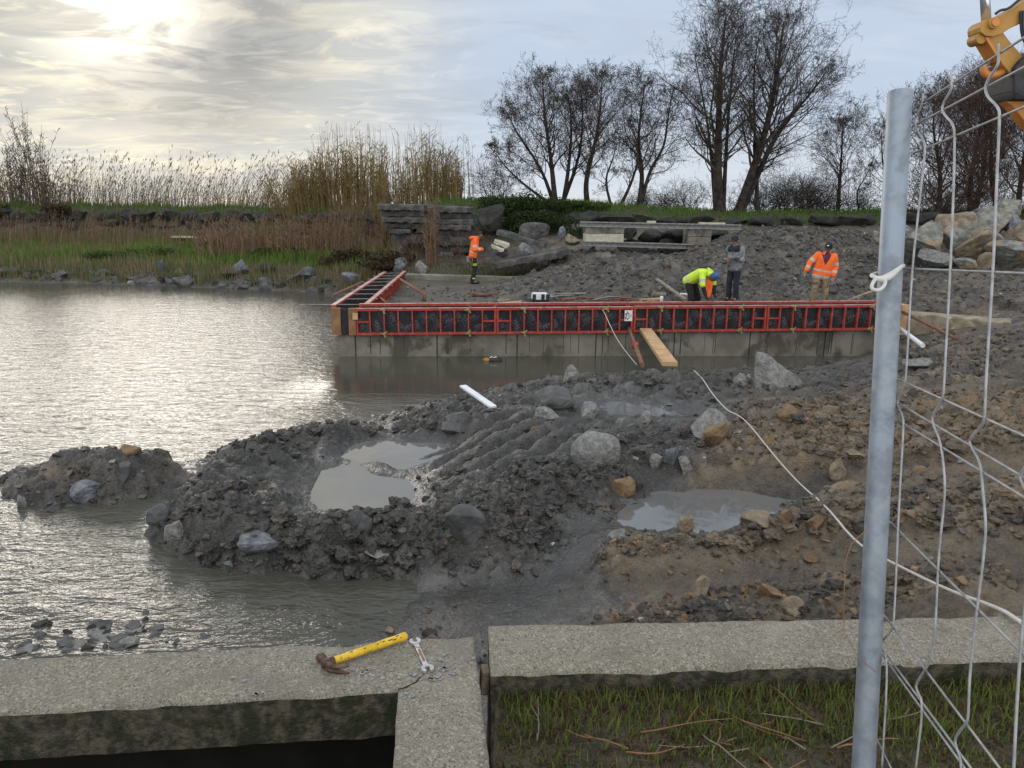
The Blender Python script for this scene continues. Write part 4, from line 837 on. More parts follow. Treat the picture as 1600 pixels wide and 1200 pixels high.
# ------------------------------------------------------------------ loose things on the fill
def onfill(px, py, z=None):
    p = U(px, py, .74)
    for _ in range(12): p = U(px, py, .5*p[2]+.5*gz(p[0], p[1])) if p[1] < 40 else p
    return p
p = onfill(757, 464); mb = MB(); mb.tube([(-.33, 0, .06), (.33, .03, .06)], .05, 10); o = empty('steel_prop', p); tag(o, 'short rusty steel prop lying on the gravel fill', 'prop'); mb.build('tube', M['rust'], o)
for x in (-.33, .2, .34):
    mb = MB(); mb.tube([(x-.015, .01, .065), (x+.015, .01, .065)], .085, 10); mb.build('flange', M['rust'], o)
p = onfill(843, 470); o = empty('tool_box', p, .15); tag(o, 'black and white tool box on the gravel fill behind the formwork', 'tool box')
mb = MB(); mb.box((0, 0, .11), (.40, .3, .14), bev=.02); mb.build('body', M['white'], o)
mb = MB(); mb.box((0, 0, .195), (.38, .28, .03), bev=.01); mb.build('lid', M['white'], o)
for x in (-.17, .06, .19): mb = MB(); mb.box((x, -.16, .10), (.09, .03, .18), bev=.012); mb.build('bumper', M['rubber'], o)
mb = MB(); mb.box((0, 0, .02), (.42, .32, .035)); mb.build('base', M['rubber'], o)
R = random.Random(21)
for i, (px, py, ln, mt, lab) in enumerate(((955, 467, .45, 'wood', 'pale board offcut beside the loose steel on the fill'), (1012, 465, .55, 'wood', 'pale timber offcut right of the loose steel'), (1017, 471, .6, 'wood', 'pale batten lying in front of the timber offcut'), (990, 471, .22, 'woodd', 'short brown timber block at the end of the steel bars'), (1030, 462, .35, 'woodg', 'grey timber offcut at the foot of the rubble mound'), (800, 476, .5, 'wood', 'pale board close behind the left formwork'))):
    p = onfill(px, py); mb = MB(); mb.box((0, 0, .05), (ln, .12, .06), bev=.004); o = mb.build('timber_offcut', M[mt]); o.location = p; o.rotation_euler = (0, R.uniform(-.1, .1), R.uniform(-.3, .3)); tag(o, lab, 'timber')
for i in range(14):
    p = onfill(R.uniform(870, 985), R.uniform(462, 474)); L = R.uniform(.35, .9); a = R.uniform(-.5, .5); mb = MB()
    mb.tube([(-L/2, 0, 0), (0, R.uniform(-.05, .05), R.uniform(.0, .06)), (L/2, 0, R.uniform(0, .05))], R.uniform(.012, .03), 6); o = mb.build('steel_bar', M['rust'] if i % 3 else M['steel']); o.location = p+[0, 0, .04]; o.rotation_euler = (0, 0, a); tag(o, 'loose steel bar in the heap right of the tool box', 'steel bar', 'loose steel bars on the fill')
p = onfill(1033, 480); o = empty('spray_can', p+[0, 0, .1]); tag(o, 'white spray can with green cap behind the formwork', 'spray can')
mb = MB(); mb.tube([(0, 0, 0), (0, 0, .17), (0, 0, .19)], [.04, .04, .02], 12); mb.build('can', M['white'], o); M['green'] = pmat('green_plastic', (0.05, .25, .10), (.06, .3, .12), 9, .5, 0); mb = MB(); mb.tube([(0, 0, .19), (0, 0, .24)], .028, 10); mb.build('cap', M['green'], o)
a = onfill(1071, 478)+[0, 0, .15]; b = UY(1026, 436, 20.6); mb = MB(); mb.beam(a-a, b-a, .09, .05); o = tag(mb.build('timber_plank', M['woodg']), 'long grey timber leaning against the rubble mound left of the bending man', 'plank'); o.location = a
a = onfill(1088, 474)+[0, 0, .2]; b = UY(1063, 459, 18.6); mb = MB(); mb.tube([a-a, b-a], .022, 8); o = tag(mb.build('white_pipe', M['white']), 'thin white pipe lying behind the bending man', 'pipe'); o.location = a
mb = MB(); a = UY(1326, 469, 17.35); b = UY(1367, 453, 17.2); mb.tube([a-a, (b-a)*.5+[0, 0, .01], b-a], .016, 6); o = tag(mb.build('bamboo_stick', M['wood']), 'thin tan stick leaning from the formwork behind the galvanised post', 'stick'); o.location = a
p = U(765, 564, .0); o = empty('floating_float', p); o.scale = (.8, .8, .62); tag(o, 'yellow and black float drifting in the calm water before the quay', 'float')
def blob(c, r, seed, sc, cuts=0, sub=2, amp=.2, rough=0):
    R = random.Random(seed); bm = bmesh.new(); bmesh.ops.create_icosphere(bm, subdivisions=sub, radius=1)
    pl = []
    for _ in range(cuts):
        v = Vector((R.gauss(0, 1), R.gauss(0, 1), R.gauss(0, 1))).normalized(); pl.append((v, R.uniform(.36, .76)))
    o = Vector((R.uniform(0, 99), R.uniform(0, 99), R.uniform(0, 99))); vs = []
    for v in bm.verts:
        q = v.co.copy()
        for nrm, d in pl:
            e = q.dot(nrm)-d
            if e > 0: q -= nrm*e
        if cuts >= 6: q += v.co*(mnoise.noise(q*1.3+o)*amp*.45+mnoise.noise(q*5+o)*amp*.22+(mnoise.noise(q*14+o)*amp*.10 if sub > 3 else 0))
        else: q += v.co*(mnoise.noise(q*1.3+o)*amp+mnoise.noise(q*4+o)*amp*.28+(mnoise.noise(q*11+o)*amp*.10 if sub > 3 else 0))
        if rough: q += v.co*(mnoise.noise(q*3.2+o)*rough*.5+mnoise.noise(q*8+o)*rough*.45)
        vs.append((c[0]+q.x*sc[0]*r, c[1]+q.y*sc[1]*r, c[2]+q.z*sc[2]*r))
    fs = [[v.index for v in f.verts] for f in bm.faces]; bm.free(); return vs, fs
mb = MB(); mb.add(*blob((-.08, 0, .03), .10, 3, (1.1, .9, .8), 0, 3, .1), smooth=True); mb.build('yellow_bulb', M['digger'], o)
mb = MB(); mb.add(*blob((.12, .02, .03), .14, 4, (1.6, .8, .7), 0, 3, .2), smooth=True); mb.build('black_bag', M['rubber'], o)
mb = MB(); mb.tube([(0, 0, .10), (.05, 0, .15), (.1, 0, .11), (.17, 0, .15), (.2, .02, .12)], .018, 6); mb.build('white_strap', M['white'], o)
a, b = U(723, 603, .66), U(771, 636, .57); mb = MB(); mb.beam(a-a, b-a, .10, .03, bev=.003); o = tag(mb.build('white_plank', M['white']), 'white painted plank lying on the mud at the water edge', 'plank'); o.location = a
# ropes
mb = MB(); mb.tube(smoothpath([QW(SP(936, 477)[0], -.0, 1.12), QW(SP(941, 484)[0], -.13, 1.06), UY(960, 524, 15.7), UY(978, 550, 14.9), UY(995, 570, 13.4)]), .009, 6); tag(mb.build('wire_line', M['rope']), 'thin slack line hanging from the formwork to the mud ridge', 'line')
rp = [(1084, 588, .56), (1098, 602, .74), (1112, 626, .72), (1136, 653, .80), (1150, 662, .86), (1166, 676, .90), (1200, 714, .84), (1225, 745, .70), (1252, 777, .52), (1290, 812, .66), (1340, 852, .80), (1400, 882, .98), (1480, 922, 1.32), (1563, 951, 1.67), (1590, 968, 1.67), (1640, 1006, 1.67)]
def hit(px, py, z=.5):                  # where the sight line of a photo pixel meets the ground
    ys = np.exp(np.linspace(math.log(4.5), math.log(34), 260)); d = ray(px, py); P = CAM[None]+d[None]*(ys/d[1])[:, None]
    g = ground(P[:, 0], P[:, 1])[0]; k = np.where(P[:, 2] < g)[0]
    return P[k[0]]*[1, 1, 0]+[0, 0, g[k[0]]] if len(k) else P[-1]
mb = MB(); mb.tube(smoothpath([hit(q[0], q[1]-2)+[0, 0, .075] if q[1] < 840 else U(*q) for q in rp]), .0085, 7); tag(mb.build('rope', M['rope']), 'pale rope running from the mud ridge across the rubble to the right wall', 'rope')
# ------------------------------------------------------------------ rocks
def rock(px, py, wpx, hpx, mt, label, group=None, seed=0, cuts=9, sub=4, name='rock', depth=.85, rot=None, amp=.22, at=None, sink=.3, cat='rock', peak=None):
    """one rock: px,py is the middle of its foot in the photograph, wpx x hpx its size there"""
    p = hit(px, py) if at is None else np.array(at, float)
    dep = (p-CAM)@CF; w = wpx/FPX*dep; h = hpx/FPX*dep*1.02
    R = random.Random(seed*7+int(px)); vs, fs = blob((0, 0, 0), .5, seed+int(px*3+py), (1, 1, 1), cuts, sub, amp)
    V = np.array(vs); V = V@rotz(R.uniform(0, 6.28)).T
    if rot: V = V@roty(rot).T
    mn, mx = V.min(0), V.max(0); V = (V-(mn+mx)/2)/(mx-mn); V = V*np.array([w, w*depth, h*(1+sink)]); V[:, 2] += h*(.5-sink/2)
    if rot is None: V = V@rotz(R.uniform(-.25, .25)).T
    if peak: k = np.clip((V[:, 2]/h-.05), 0, 1); V[:, 0] = V[:, 0]*(1-k*peak[1])+peak[0]*w*k; V[:, 1] *= 1-k*.6
    mb = MB(); mb.add(V, fs, smooth=(cuts < 6)); o = mb.build(name, M[mt]); o.location = (p[0], p[1]+w*depth*.3, p[2]); tag(o, label, cat, group)
    return o
big = [
 (932, 733, 78, 54, 'rockg', 'large round grey boulder on the mud mound', 0, .16), (1212, 604, 92, 64, 'rockg', 'tall pointed grey rock standing at the back mud ridge', 7, .25), (1106, 676, 68, 42, 'rockg', 'big sloping grey rock the rope runs over', 8, .2),
 (1118, 697, 38, 34, 'rocko', 'rusty ochre rock in front of the big sloping grey rock', 10, .25), (868, 640, 66, 30, 'rockd', 'dark flat slab of rock tilted on the back ridge', 9, .2), (893, 598, 26, 24, 'rockg', 'pale grey stone on the crest of the back ridge', 8, .2),
 (714, 676, 52, 24, 'rockd', 'dark blocky rock left of the white plank in the ridge', 9, .2), (1008, 664, 26, 20, 'rockg', 'small grey angular stone at the narrow puddle', 8, .2), (921, 655, 30, 24, 'rockg', 'grey angular stone above the round boulder', 9, .2),
 (857, 658, 44, 16, 'rockg', 'low flat grey rock between the dark slab and the boulder', 8, .2), (972, 778, 44, 28, 'rocko', 'brown rock at the left edge of the right puddle', 6, .2), (978, 788, 40, 14, 'rockd', 'small dark clod under the brown rock at the puddle', 6, .3),
 (1025, 735, 22, 24, 'rockg', 'left small grey stone right of the round boulder', 9, .2), (1050, 733, 26, 28, 'rockb', 'middle bluish stone right of the round boulder', 9, .2), (1072, 738, 26, 24, 'rockg', 'right grey stone of the three right of the round boulder', 9, .2),
 (1310, 752, 32, 30, 'rockt', 'tan pyramid rock beside the tyre track', 7, .2), (1336, 735, 34, 16, 'rockt', 'flat tan rock behind the tan pyramid rock', 7, .2), (1072, 836, 34, 26, 'rockt', 'pointed tan rock at the near edge of the right puddle', 7, .2),
 (1097, 930, 30, 24, 'rockt', 'square pale brown stone on the flat mud near the right wall', 10, .2), (1240, 962, 34, 24, 'rockt', 'rounded brown stone close to the right wall', 4, .15), (1208, 938, 44, 22, 'rocko', 'yellowish brown flat stone on the flat mud', 8, .2),
 (1183, 832, 48, 22, 'rockt', 'wide tan stone in the rubble ridge by the puddle', 8, .2), (1228, 838, 22, 30, 'rocko', 'upright brown stone in the rubble ridge', 9, .2), (1212, 838, 22, 26, 'rockd', 'upright dark stone in the rubble ridge', 9, .2), (1272, 836, 28, 22, 'rocko', 'square ochre stone at the right of the rubble ridge', 9, .2),
 (965, 850, 32, 18, 'rockg', 'flat grey stone at the left end of the rubble ridge', 9, .2), (1236, 660, 36, 22, 'rocko', 'flat rusty slab in the brown rubble', 9, .2), (1158, 608, 26, 22, 'rockg', 'grey stone left of the tall pointed rock', 8, .2),
 (246, 832, 38, 30, 'rockd', 'smooth dark rock at the tip of the mud spit', 3, .2), (274, 868, 34, 44, 'rockg', 'pale grey wet rock at the tip of the mud spit', 9, .2), (562, 838, 42, 34, 'rockd', 'smooth dark rock embedded in the front ridge', 5, .2),
 (728, 852, 66, 58, 'rockd', 'big dark clod in the front ridge right of the hollow', 4, .1), (590, 898, 42, 20, 'rockg', 'flat grey stone at the foot of the front ridge', 8, .2), (400, 866, 60, 26, 'rockb', 'wide bluish rock in the front ridge near its tip', 8, .2),
 (137, 790, 66, 30, 'rockb', 'bluish dark rock at the front of the mud islet', 6, .2), (32, 800, 20, 26, 'rockg', 'grey pointed stone at the left end of the mud islet', 8, .2), (193, 762, 24, 26, 'rockd', 'dark upright rock on the mud islet', 7, .2), (200, 716, 30, 16, 'rocko', 'reddish brown clod on the crest of the islet', 5, .2),
 (170, 1024, 50, 22, 'rockb', 'pale bluish flat rock in the shallows by the near wall', 8, .2), (200, 1014, 30, 18, 'rockd', 'dark wet rock beside the pale flat rock in the shallows', 8, .2), (102, 996, 30, 12, 'rockd', 'dark flat rock just breaking the water left', 8, .2), (78, 1012, 26, 22, 'rockd', 'dark pointed wet rock in the left shallows', 8, .2),
 (232, 982, 20, 16, 'rockd', 'small dark rock in the shallows on the right', 8, .2), (524, 978, 18, 14, 'rocko', 'small brown stone in the water behind the hammer', 8, .2), (608, 990, 16, 8, 'rockt', 'tiny tan stone on the mud behind the wrench', 8, .2),
 (1440, 578, 46, 16, 'rockg', 'grey stone by the bank edge seen behind the fence', 7, .2), (1427, 572, 10, 8, 'rockt', 'small cream stone seen behind the first fence wire', 7, .2)]
def hullrock(pts, mt, label, seed, name='rock', amp=.035):
    P_ = np.array(pts, float); c = P_.mean(0); bm = bmesh.new()
    for p in P_-c: bm.verts.new(p)
    h = bmesh.ops.convex_hull(bm, input=bm.verts); bmesh.ops.delete(bm, geom=[g for g in h['geom_interior'] if isinstance(g, bmesh.types.BMVert)], context='VERTS')
    bmesh.ops.subdivide_edges(bm, edges=list(bm.edges), cuts=9, use_grid_fill=True); o = Vector((seed, seed*2.3, 1))
    for _ in range(2): bmesh.ops.smooth_vert(bm, verts=bm.verts, factor=.5, use_axis_x=True, use_axis_y=True, use_axis_z=True)
    for v in bm.verts: v.co += (mnoise.noise_vector(v.co*4+o)*amp+mnoise.noise_vector(v.co*13+o)*amp*.45)
    me = bpy.data.meshes.new(name); bm.to_mesh(me); bm.free(); ob = link(name, me, M[mt]); ob.location = c; return tag(ob, label, 'rock')
g0 = hit(1212, 604); yb = g0[1]
hullrock([UY(1180, 545, yb), UY(1190, 545, yb+.1), UY(1176, 612, yb-.15), UY(1180, 612, yb+.5), UY(1205, 562, yb), UY(1225, 575, yb+.1), UY(1258, 600, yb-.1), UY(1262, 615, yb), UY(1225, 614, yb-.3), UY(1245, 608, yb+.5)], 'rockg', 'tall pointed grey rock standing at the back mud ridge', 3)
g0 = hit(1106, 678); yb = g0[1]
hullrock([UY(1112, 636, yb+.1), UY(1122, 638, yb+.25), UY(1138, 656, yb+.1), UY(1142, 682, yb+.1), UY(1074, 672, yb), UY(1080, 684, yb-.1), UY(1108, 686, yb-.2), UY(1095, 648, yb+.1), UY(1100, 660, yb+.6), UY(1130, 660, yb+.6)], 'rockg', 'big sloping grey rock the rope runs over', 5)
big = [b for b in big if b[0] not in (1212, 1106)]
for i, (px, py, wp, hp, mt, lab, cuts, am) in enumerate(big): rock(px, py, wp, hp, mt, lab, seed=i*13+1, cuts=cuts, amp=am, peak=(-.33, .80) if px == 1208 else ((.0, .5) if lab.count('pointed') or lab.count('pyramid') else None))
# stone at the water line and bank, far side
R = random.Random(77)
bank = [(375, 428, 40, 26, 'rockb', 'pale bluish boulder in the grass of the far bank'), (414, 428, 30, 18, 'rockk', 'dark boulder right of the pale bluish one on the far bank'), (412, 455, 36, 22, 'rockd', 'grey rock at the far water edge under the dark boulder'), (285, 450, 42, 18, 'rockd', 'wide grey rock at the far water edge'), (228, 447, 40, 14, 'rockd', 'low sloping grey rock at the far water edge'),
 (92, 441, 28, 16, 'rockd', 'grey rock at the far water edge on the left'), (252, 432, 20, 22, 'rockd', 'dark upright rock on the far bank slope'), (280, 432, 20, 10, 'rockt', 'small pale stone above the far water edge'), (204, 448, 12, 10, 'rockg', 'small grey stone at the far water edge'),
 (546, 449, 34, 22, 'rockb', 'tilted pale boulder at the corner of the far bank behind the wing'), (624, 424, 30, 24, 'rockb', 'pale pointed boulder at the far end of the wing'), (600, 422, 20, 20, 'rockb', 'bluish boulder left of the pale pointed one'), (658, 430, 26, 26, 'rockg', 'square mossy block beside the green strip'), (632, 410, 26, 10, 'rockb', 'low slate boulder behind the pale pointed one'), (698, 403, 30, 20, 'rockb', 'dark slate block below the slab stack'),
 (475, 440, 40, 26, 'rockd', 'dark rock in the shadow of the far bank')]
for i, (px, py, wp, hp, mt, lab) in enumerate(bank): rock(px, py, wp*.85, hp*.85, mt, lab, seed=300+i, cuts=9, sub=3)
for i in range(95):
    px = R.uniform(-30, 560); k = np.interp(px, [q[0] for q in WL], [q[1] for q in WL]); q = PX(px, k+R.uniform(-.2, .55), 0)
    rock(px, 0, R.uniform(8, 28), R.uniform(6, 13), R.choice(('rockk', 'rockd', 'rockd')), 'dark wet stone along the foot of the far bank', 'stones at the foot of the far bank', seed=400+i, cuts=8, sub=3, at=(q[0], q[1], gz(q[0], q[1])-.08))
for i in range(90):
    px = 130+R.gauss(0, 75); py = 1003+R.gauss(0, 17)-(px-130)*.07; q = U(px, py, 0)
    if py > 1030-(px/740)*37-6: continue
    rock(px, py, R.uniform(8, 34), R.uniform(4, 10), R.choice(('rockk', 'rockd', 'rockd', 'rockg')), 'small dark wet stone breaking the shallow water by the left wall', 'wet stones in the left shallows', seed=800+i, cuts=8, sub=3, at=(q[0], q[1], -.02))
# boulder pile on the right
pile = [(1440, 401, 66, 52, 'rockl', 'large lichen grey boulder at the left of the pile'), (1418, 388, 34, 34, 'rockb', 'bluish boulder behind the left lichen boulder'), (1500, 372, 62, 38, 'rockt', 'tan boulder on top of the left half of the pile'), (1498, 396, 50, 40, 'rockl', 'grey boulder below the tan one in the pile'), (1470, 414, 56, 24, 'rockg', 'low dark grey boulder at the foot of the pile'),
 (1530, 405, 70, 46, 'rockt', 'big tan boulder in the middle of the pile'), (1556, 366, 58, 40, 'rockl', 'mottled round boulder near the top of the pile'), (1534, 344, 22, 18, 'rockb', 'small bluish boulder at the top of the pile'), (1588, 338, 52, 26, 'rockl', 'beige boulder crowning the pile at right'), (1594, 366, 44, 30, 'rockb', 'grey blue boulder at the right edge of the pile'), (1592, 382, 40, 22, 'rocko', 'brown boulder wedged at the right of the pile'),
 (1586, 421, 80, 42, 'rockl', 'long streaked boulder at the right foot of the pile'), (1543, 418, 26, 22, 'rockt', 'small tan boulder at the foot of the pile'), (1508, 418, 36, 14, 'rockl', 'small pale boulder at the foot of the pile'), (1575, 396, 40, 24, 'rockd', 'dark boulder deep in the pile'), (1525, 370, 16, 16, 'rockl', 'little pale boulder wedged between the tan and the mottled one'), (1640, 400, 70, 60, 'rockt', 'tan boulder just past the right end of the pile'), (1640, 350, 60, 40, 'rockl', 'grey boulder past the right end of the crown'),
 (1376, 378, 22, 16, 'rockl', 'pale boulder left of the galvanised post')]
for i, (px, py, wp, hp, mt, lab) in enumerate(pile):
    y = 20.0+(421-py)*.045; q = UY(px, py, y)
    rock(px, py, wp*.92, hp*1.05, mt, lab, seed=500+i, cuts=8, sub=4, at=q, depth=1.0, amp=.18, name='boulder', cat='boulder')
# rubble: broken stone strewn over the mud, far too much to count
N = 26000; px = rng.uniform(-40, 1680, N); z0 = rng.uniform(0, .8, N); pyy = rng.uniform(545, 985, N)
pts = np.array([U(a, b, .4)[:2] for a, b in zip(px, pyy)])
n2 = 22000; pp = rng.uniform(540, 1440, n2); yy = rng.uniform(17.2, 27, n2); pts2 = np.array([PX(a, b, 1.5)[:2] for a, b in zip(pp, yy)])
n3_ = 5000; pp = rng.uniform(1380, 1680, n3_); yy = rng.uniform(12, 21, n3_); pts3 = np.array([PX(a, b, 1.2)[:2] for a, b in zip(pp, yy)])
pts = np.concatenate([pts, pts2, pts3])
g = ground(pts[:, 0], pts[:, 1]); clump = fbm(pts[:, 0]*1.6, pts[:, 1]*1.6, 91, 3)
keep = (rng.random(len(pts)) < np.clip(g[1]*1.15-.08, 0, 1)*(.42+.75*np.clip(clump*1.5+.5, 0, 1))) & (g[0] > -.06) & (pts[:, 1] > 4.2)
fr = (pts[:, 0]-QA[0])*QN[0]+(pts[:, 1]-QA[1])*QN[1]; ss = (pts[:, 0]-QA[0])*QD[0]+(pts[:, 1]-QA[1])*QD[1]
keep &= (rng.random(len(pts)) < np.where(pts[:, 1] < 15.5, .30+.70*np.clip(g[2]*1.4-.25, 0, 1)+.45*(g[0] < .12), .75))
keep &= ~((fr > -.1) & (fr < .75) & (ss < QL)); keep &= g[4] < .5
pts = pts[keep]; gz_ = g[0][keep]; gb = g[2][keep]
protos = []
for k in range(14):
    vs, fs = blob((0, 0, 0), 1, 900+k, (1, rng.uniform(.6, 1), rng.uniform(.45, .8)), 10, 2 if k % 2 else 1, .12); protos.append((np.array(vs), np.array(fs)))
Vs, Fs, Cs = [], [], []; base_i = 0
dist = np.hypot(pts[:, 0], pts[:, 1])
big_st = []
for i in range(len(pts)):
    V, F = protos[i % 14] if dist[i] < 12 else protos[(i*2) % 14]
    s = (.014+.055*rng.random()**2.8)*(1 if dist[i] < 9 else 1.0+.02*(dist[i]-9)); s = min(s, .13)
    if rng.random() < .03: s *= 1.8
    a = rng.uniform(0, 6.28); b = rng.uniform(-.6, .6)
    if s/dist[i] > .0066 and len(big_st) < 150: big_st.append((i, s, a, b)); continue
    Vs.append(V*s@(rotz(a)@rotx(b)).T+[pts[i, 0], pts[i, 1], gz_[i]+s*.12]); Fs.append(F+base_i); base_i += len(V)
    t = rng.random(); v = .5+.9*rng.random()
    br = gb[i]+rng.normal(0, .15)
    c = np.array((.17, .122, .075)) if br > .5 and t < .75 else (np.array((.19, .12, .06)) if t > .975 else (np.array((.10, .103, .108)) if t < .15 else np.array((.100, .090, .076))))
    if t > .9 and t < .93: c = np.array((.30, .29, .26))
    Cs.append(np.tile(np.append(c*v, 1), (len(V), 1)))
pm = {}
for i, s, a, b in big_st:                          # the stones that show largest are things of their own
    tone = 'rocko' if gb[i] > .55 and i % 3 else ('rockt' if gb[i] > .5 else ('rockd' if i % 3 else 'rockg'))
    if (i % 14, tone) not in pm:
        V, F = protos[i % 14]; q = bpy.data.meshes.new('stone'); q.from_pydata([tuple(v) for v in V], [], [tuple(f) for f in F.tolist()]); q.materials.append(M[tone]); pm[(i % 14, tone)] = q
    o = bpy.data.objects.new('stone', pm[(i % 14, tone)]); COL.objects.link(o); o.location = (pts[i, 0], pts[i, 1], gz_[i]+s*.1); o.rotation_euler = (b, 0, a); o.scale = (s, s, s)
    if tone in ('rocko', 'rockt'): tag(o, 'loose brown or tan stone half sunk in the dug earth', 'stone', 'loose brown stones on the earth')
    else: tag(o, 'loose grey stone half sunk in the grey mud', 'stone', 'loose grey stones on the mud')
me = np_mesh('rubble', np.concatenate(Vs), np.concatenate(Fs), {'col': np.concatenate(Cs)}); me.polygons.foreach_set('use_smooth', np.zeros(len(me.polygons), bool))
tag(link('rubble', me, M['stone']), 'broken stones and gravel strewn over the mud and the mound', 'rubble', kind='stuff')
# clods: crumbled lumps of the same mud, pressed into it
def scatter(px, yy, zz): return np.array([PX(a, b, zz)[:2] for a, b in zip(px, yy)])
N = 30000; cp = np.array([U(a, b, .35)[:2] for a, b in zip(rng.uniform(-60, 1700, N), rng.uniform(548, 985, N))])
cp = np.concatenate([cp, scatter(rng.uniform(540, 1480, 16000), rng.uniform(17.3, 27.5, 16000), 1.5), scatter(rng.uniform(1360, 1700, 4000), rng.uniform(11, 22, 4000), 1.2)])
g = ground(cp[:, 0], cp[:, 1]); cl = fbm(cp[:, 0]*1.1, cp[:, 1]*1.1, 93, 3)
fr = (cp[:, 0]-QA[0])*QN[0]+(cp[:, 1]-QA[1])*QN[1]; ss = (cp[:, 0]-QA[0])*QD[0]+(cp[:, 1]-QA[1])*QD[1]
kp = (rng.random(len(cp)) < np.clip((g[1]-.15)*.95, 0, 1)*(.10+.95*np.clip(cl*3+.45, 0, 1))) & (g[0] > -.05) & (cp[:, 1] > 4.3) & ~((fr > -.1) & (fr < .8) & (ss < QL)) & (g[4] < .4)
cp = cp[kp]; cz, cro, cbr, cwe = g[0][kp], g[1][kp], g[2][kp], g[3][kp]; dist = np.hypot(cp[:, 0], cp[:, 1])
protos2 = []
for k in range(14):
    vs, fs = blob((0, 0, 0), 1, 1300+k, (1, rng.uniform(.65, 1), rng.uniform(.5, .8)), 5, 3 if k < 5 else 2, .42, rough=.55); protos2.append((np.array(vs), np.array(fs)))
Vs, Fs, Ts = [], [], []; bi = 0
for i in range(len(cp)):
    s = (.015+.105*rng.random()**4.0)*(.6+.55*cro[i])*(1+.012*max(0, dist[i]-9))
    V, F = protos2[i % 5] if s/dist[i] > .0085 else protos2[5+i % 9]
    Vs.append(V*s@(rotz(rng.uniform(0, 6.28))@rotx(rng.uniform(-.5, .5))).T+[cp[i, 0], cp[i, 1], cz[i]+s*rng.uniform(-.15, .22)]); Fs.append(F+bi); bi += len(V)
    Ts.append(np.tile([np.clip(cbr[i]+rng.normal(0, .15), 0, 1), np.clip(rng.normal(.42, .17), 0.05, .9), np.clip(cwe[i]+rng.normal(0, .15), 0, 1), 0], (len(V), 1)))
me = np_mesh('mud_clods', np.concatenate(Vs), np.concatenate(Fs), {'tint': np.concatenate(Ts)})
me.polygons.foreach_set('use_smooth', np.zeros(len(me.polygons), bool))
tag(link('mud_clods', me, gm_), 'crumbled lumps of mud and earth heaped on the ridges and the mound', 'clods', kind='stuff')
# dark walls of stacked stone in the bank, left behind the reeds and right under the grass
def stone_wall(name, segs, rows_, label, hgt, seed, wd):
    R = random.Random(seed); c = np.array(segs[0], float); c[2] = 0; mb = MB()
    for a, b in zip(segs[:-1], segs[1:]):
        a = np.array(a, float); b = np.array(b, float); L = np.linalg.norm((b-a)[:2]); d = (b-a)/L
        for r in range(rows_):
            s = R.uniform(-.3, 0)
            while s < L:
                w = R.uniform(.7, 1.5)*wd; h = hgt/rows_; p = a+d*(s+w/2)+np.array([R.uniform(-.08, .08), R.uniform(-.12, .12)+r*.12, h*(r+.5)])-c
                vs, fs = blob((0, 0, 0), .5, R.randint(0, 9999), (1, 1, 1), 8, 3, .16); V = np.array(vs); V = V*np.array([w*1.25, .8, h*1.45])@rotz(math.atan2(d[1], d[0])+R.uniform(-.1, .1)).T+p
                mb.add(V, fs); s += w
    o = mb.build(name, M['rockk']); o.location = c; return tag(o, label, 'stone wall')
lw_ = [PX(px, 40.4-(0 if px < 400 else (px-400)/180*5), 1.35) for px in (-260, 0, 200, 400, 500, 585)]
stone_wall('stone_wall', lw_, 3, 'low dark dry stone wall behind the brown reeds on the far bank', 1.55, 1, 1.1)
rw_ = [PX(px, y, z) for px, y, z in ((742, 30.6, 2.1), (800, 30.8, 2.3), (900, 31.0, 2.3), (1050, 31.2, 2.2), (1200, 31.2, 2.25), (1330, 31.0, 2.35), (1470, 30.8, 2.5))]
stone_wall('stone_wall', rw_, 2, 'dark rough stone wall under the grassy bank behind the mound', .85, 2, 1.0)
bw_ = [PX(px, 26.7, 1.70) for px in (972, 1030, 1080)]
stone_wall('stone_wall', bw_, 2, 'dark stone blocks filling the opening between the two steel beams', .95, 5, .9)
# stacked and tilted slabs
def slab(x0, x1, y0, y1, y, depth, seed, label, tilt=0., mt='slab', yaw=0., cat='slab', name='concrete_slab', group=None):
    a = UY(x0, (y0+y1)/2, y); b = UY(x1, (y0+y1)/2, y); c = (a+b)/2; w = np.linalg.norm(b-a); h = abs(UY(x0, y0, y)[2]-UY(x0, y1, y)[2])
    mb = MB(); rough_block(mb, [(-w/2, -.1), (w/2, -.1), (w/2, depth), (-w/2, depth)], -h/2, h/2, .14, .028, r=.03, zcell=.06, chip=.05)
    o = mb.build(name, M[mt]); o.location = c; o.rotation_euler = (0, tilt, yaw); return tag(o, label, cat, group)
pos = ('top', 'second', 'third', 'fourth', 'fifth', 'sixth', 'lowest')
for i, (x0, x1, y0, y1, k) in enumerate(((590, 668, 319, 328.5, 0), (655, 738, 322, 331.5, 0), (594, 666, 329.2, 338, 1), (664, 742, 332.2, 341, 1), (597, 672, 338.8, 347.6, 2), (668, 744, 341.6, 350.5, 2), (602, 676, 348.2, 356.2, 3), (673, 736, 351, 359, 3), (609, 642, 357, 364.6, 4), (662, 740, 359.5, 368, 4), (612, 668, 365.2, 381, 5), (676, 741, 368.6, 384, 5), (684, 742, 384.6, 394, 6))):
    slab(x0, x1, y0, y1-1.1, 28.6+((i*37) % 7-3)*.05+k*.05, 1.7, 40+i, f'weathered grey slab, {pos[k]} layer on the {"left" if i % 2 == 0 and i != 12 else "right"} of the slab stack', tilt=.012 if x0 > 650 else 0)
slab(775, 856, 369, 377, 26.4, 1.6, 61, 'broken slab sloping down to the right beside the slab stack', tilt=.24)
slab(772, 796, 377, 383, 26.0, .9, 62, 'pale broken slab under the sloping one', tilt=.25, mt='conc_pale')
slab(767, 788, 385, 389, 25.8, .7, 63, 'cream broken slab fragment right of the left workman', tilt=.3, mt='conc_pale')
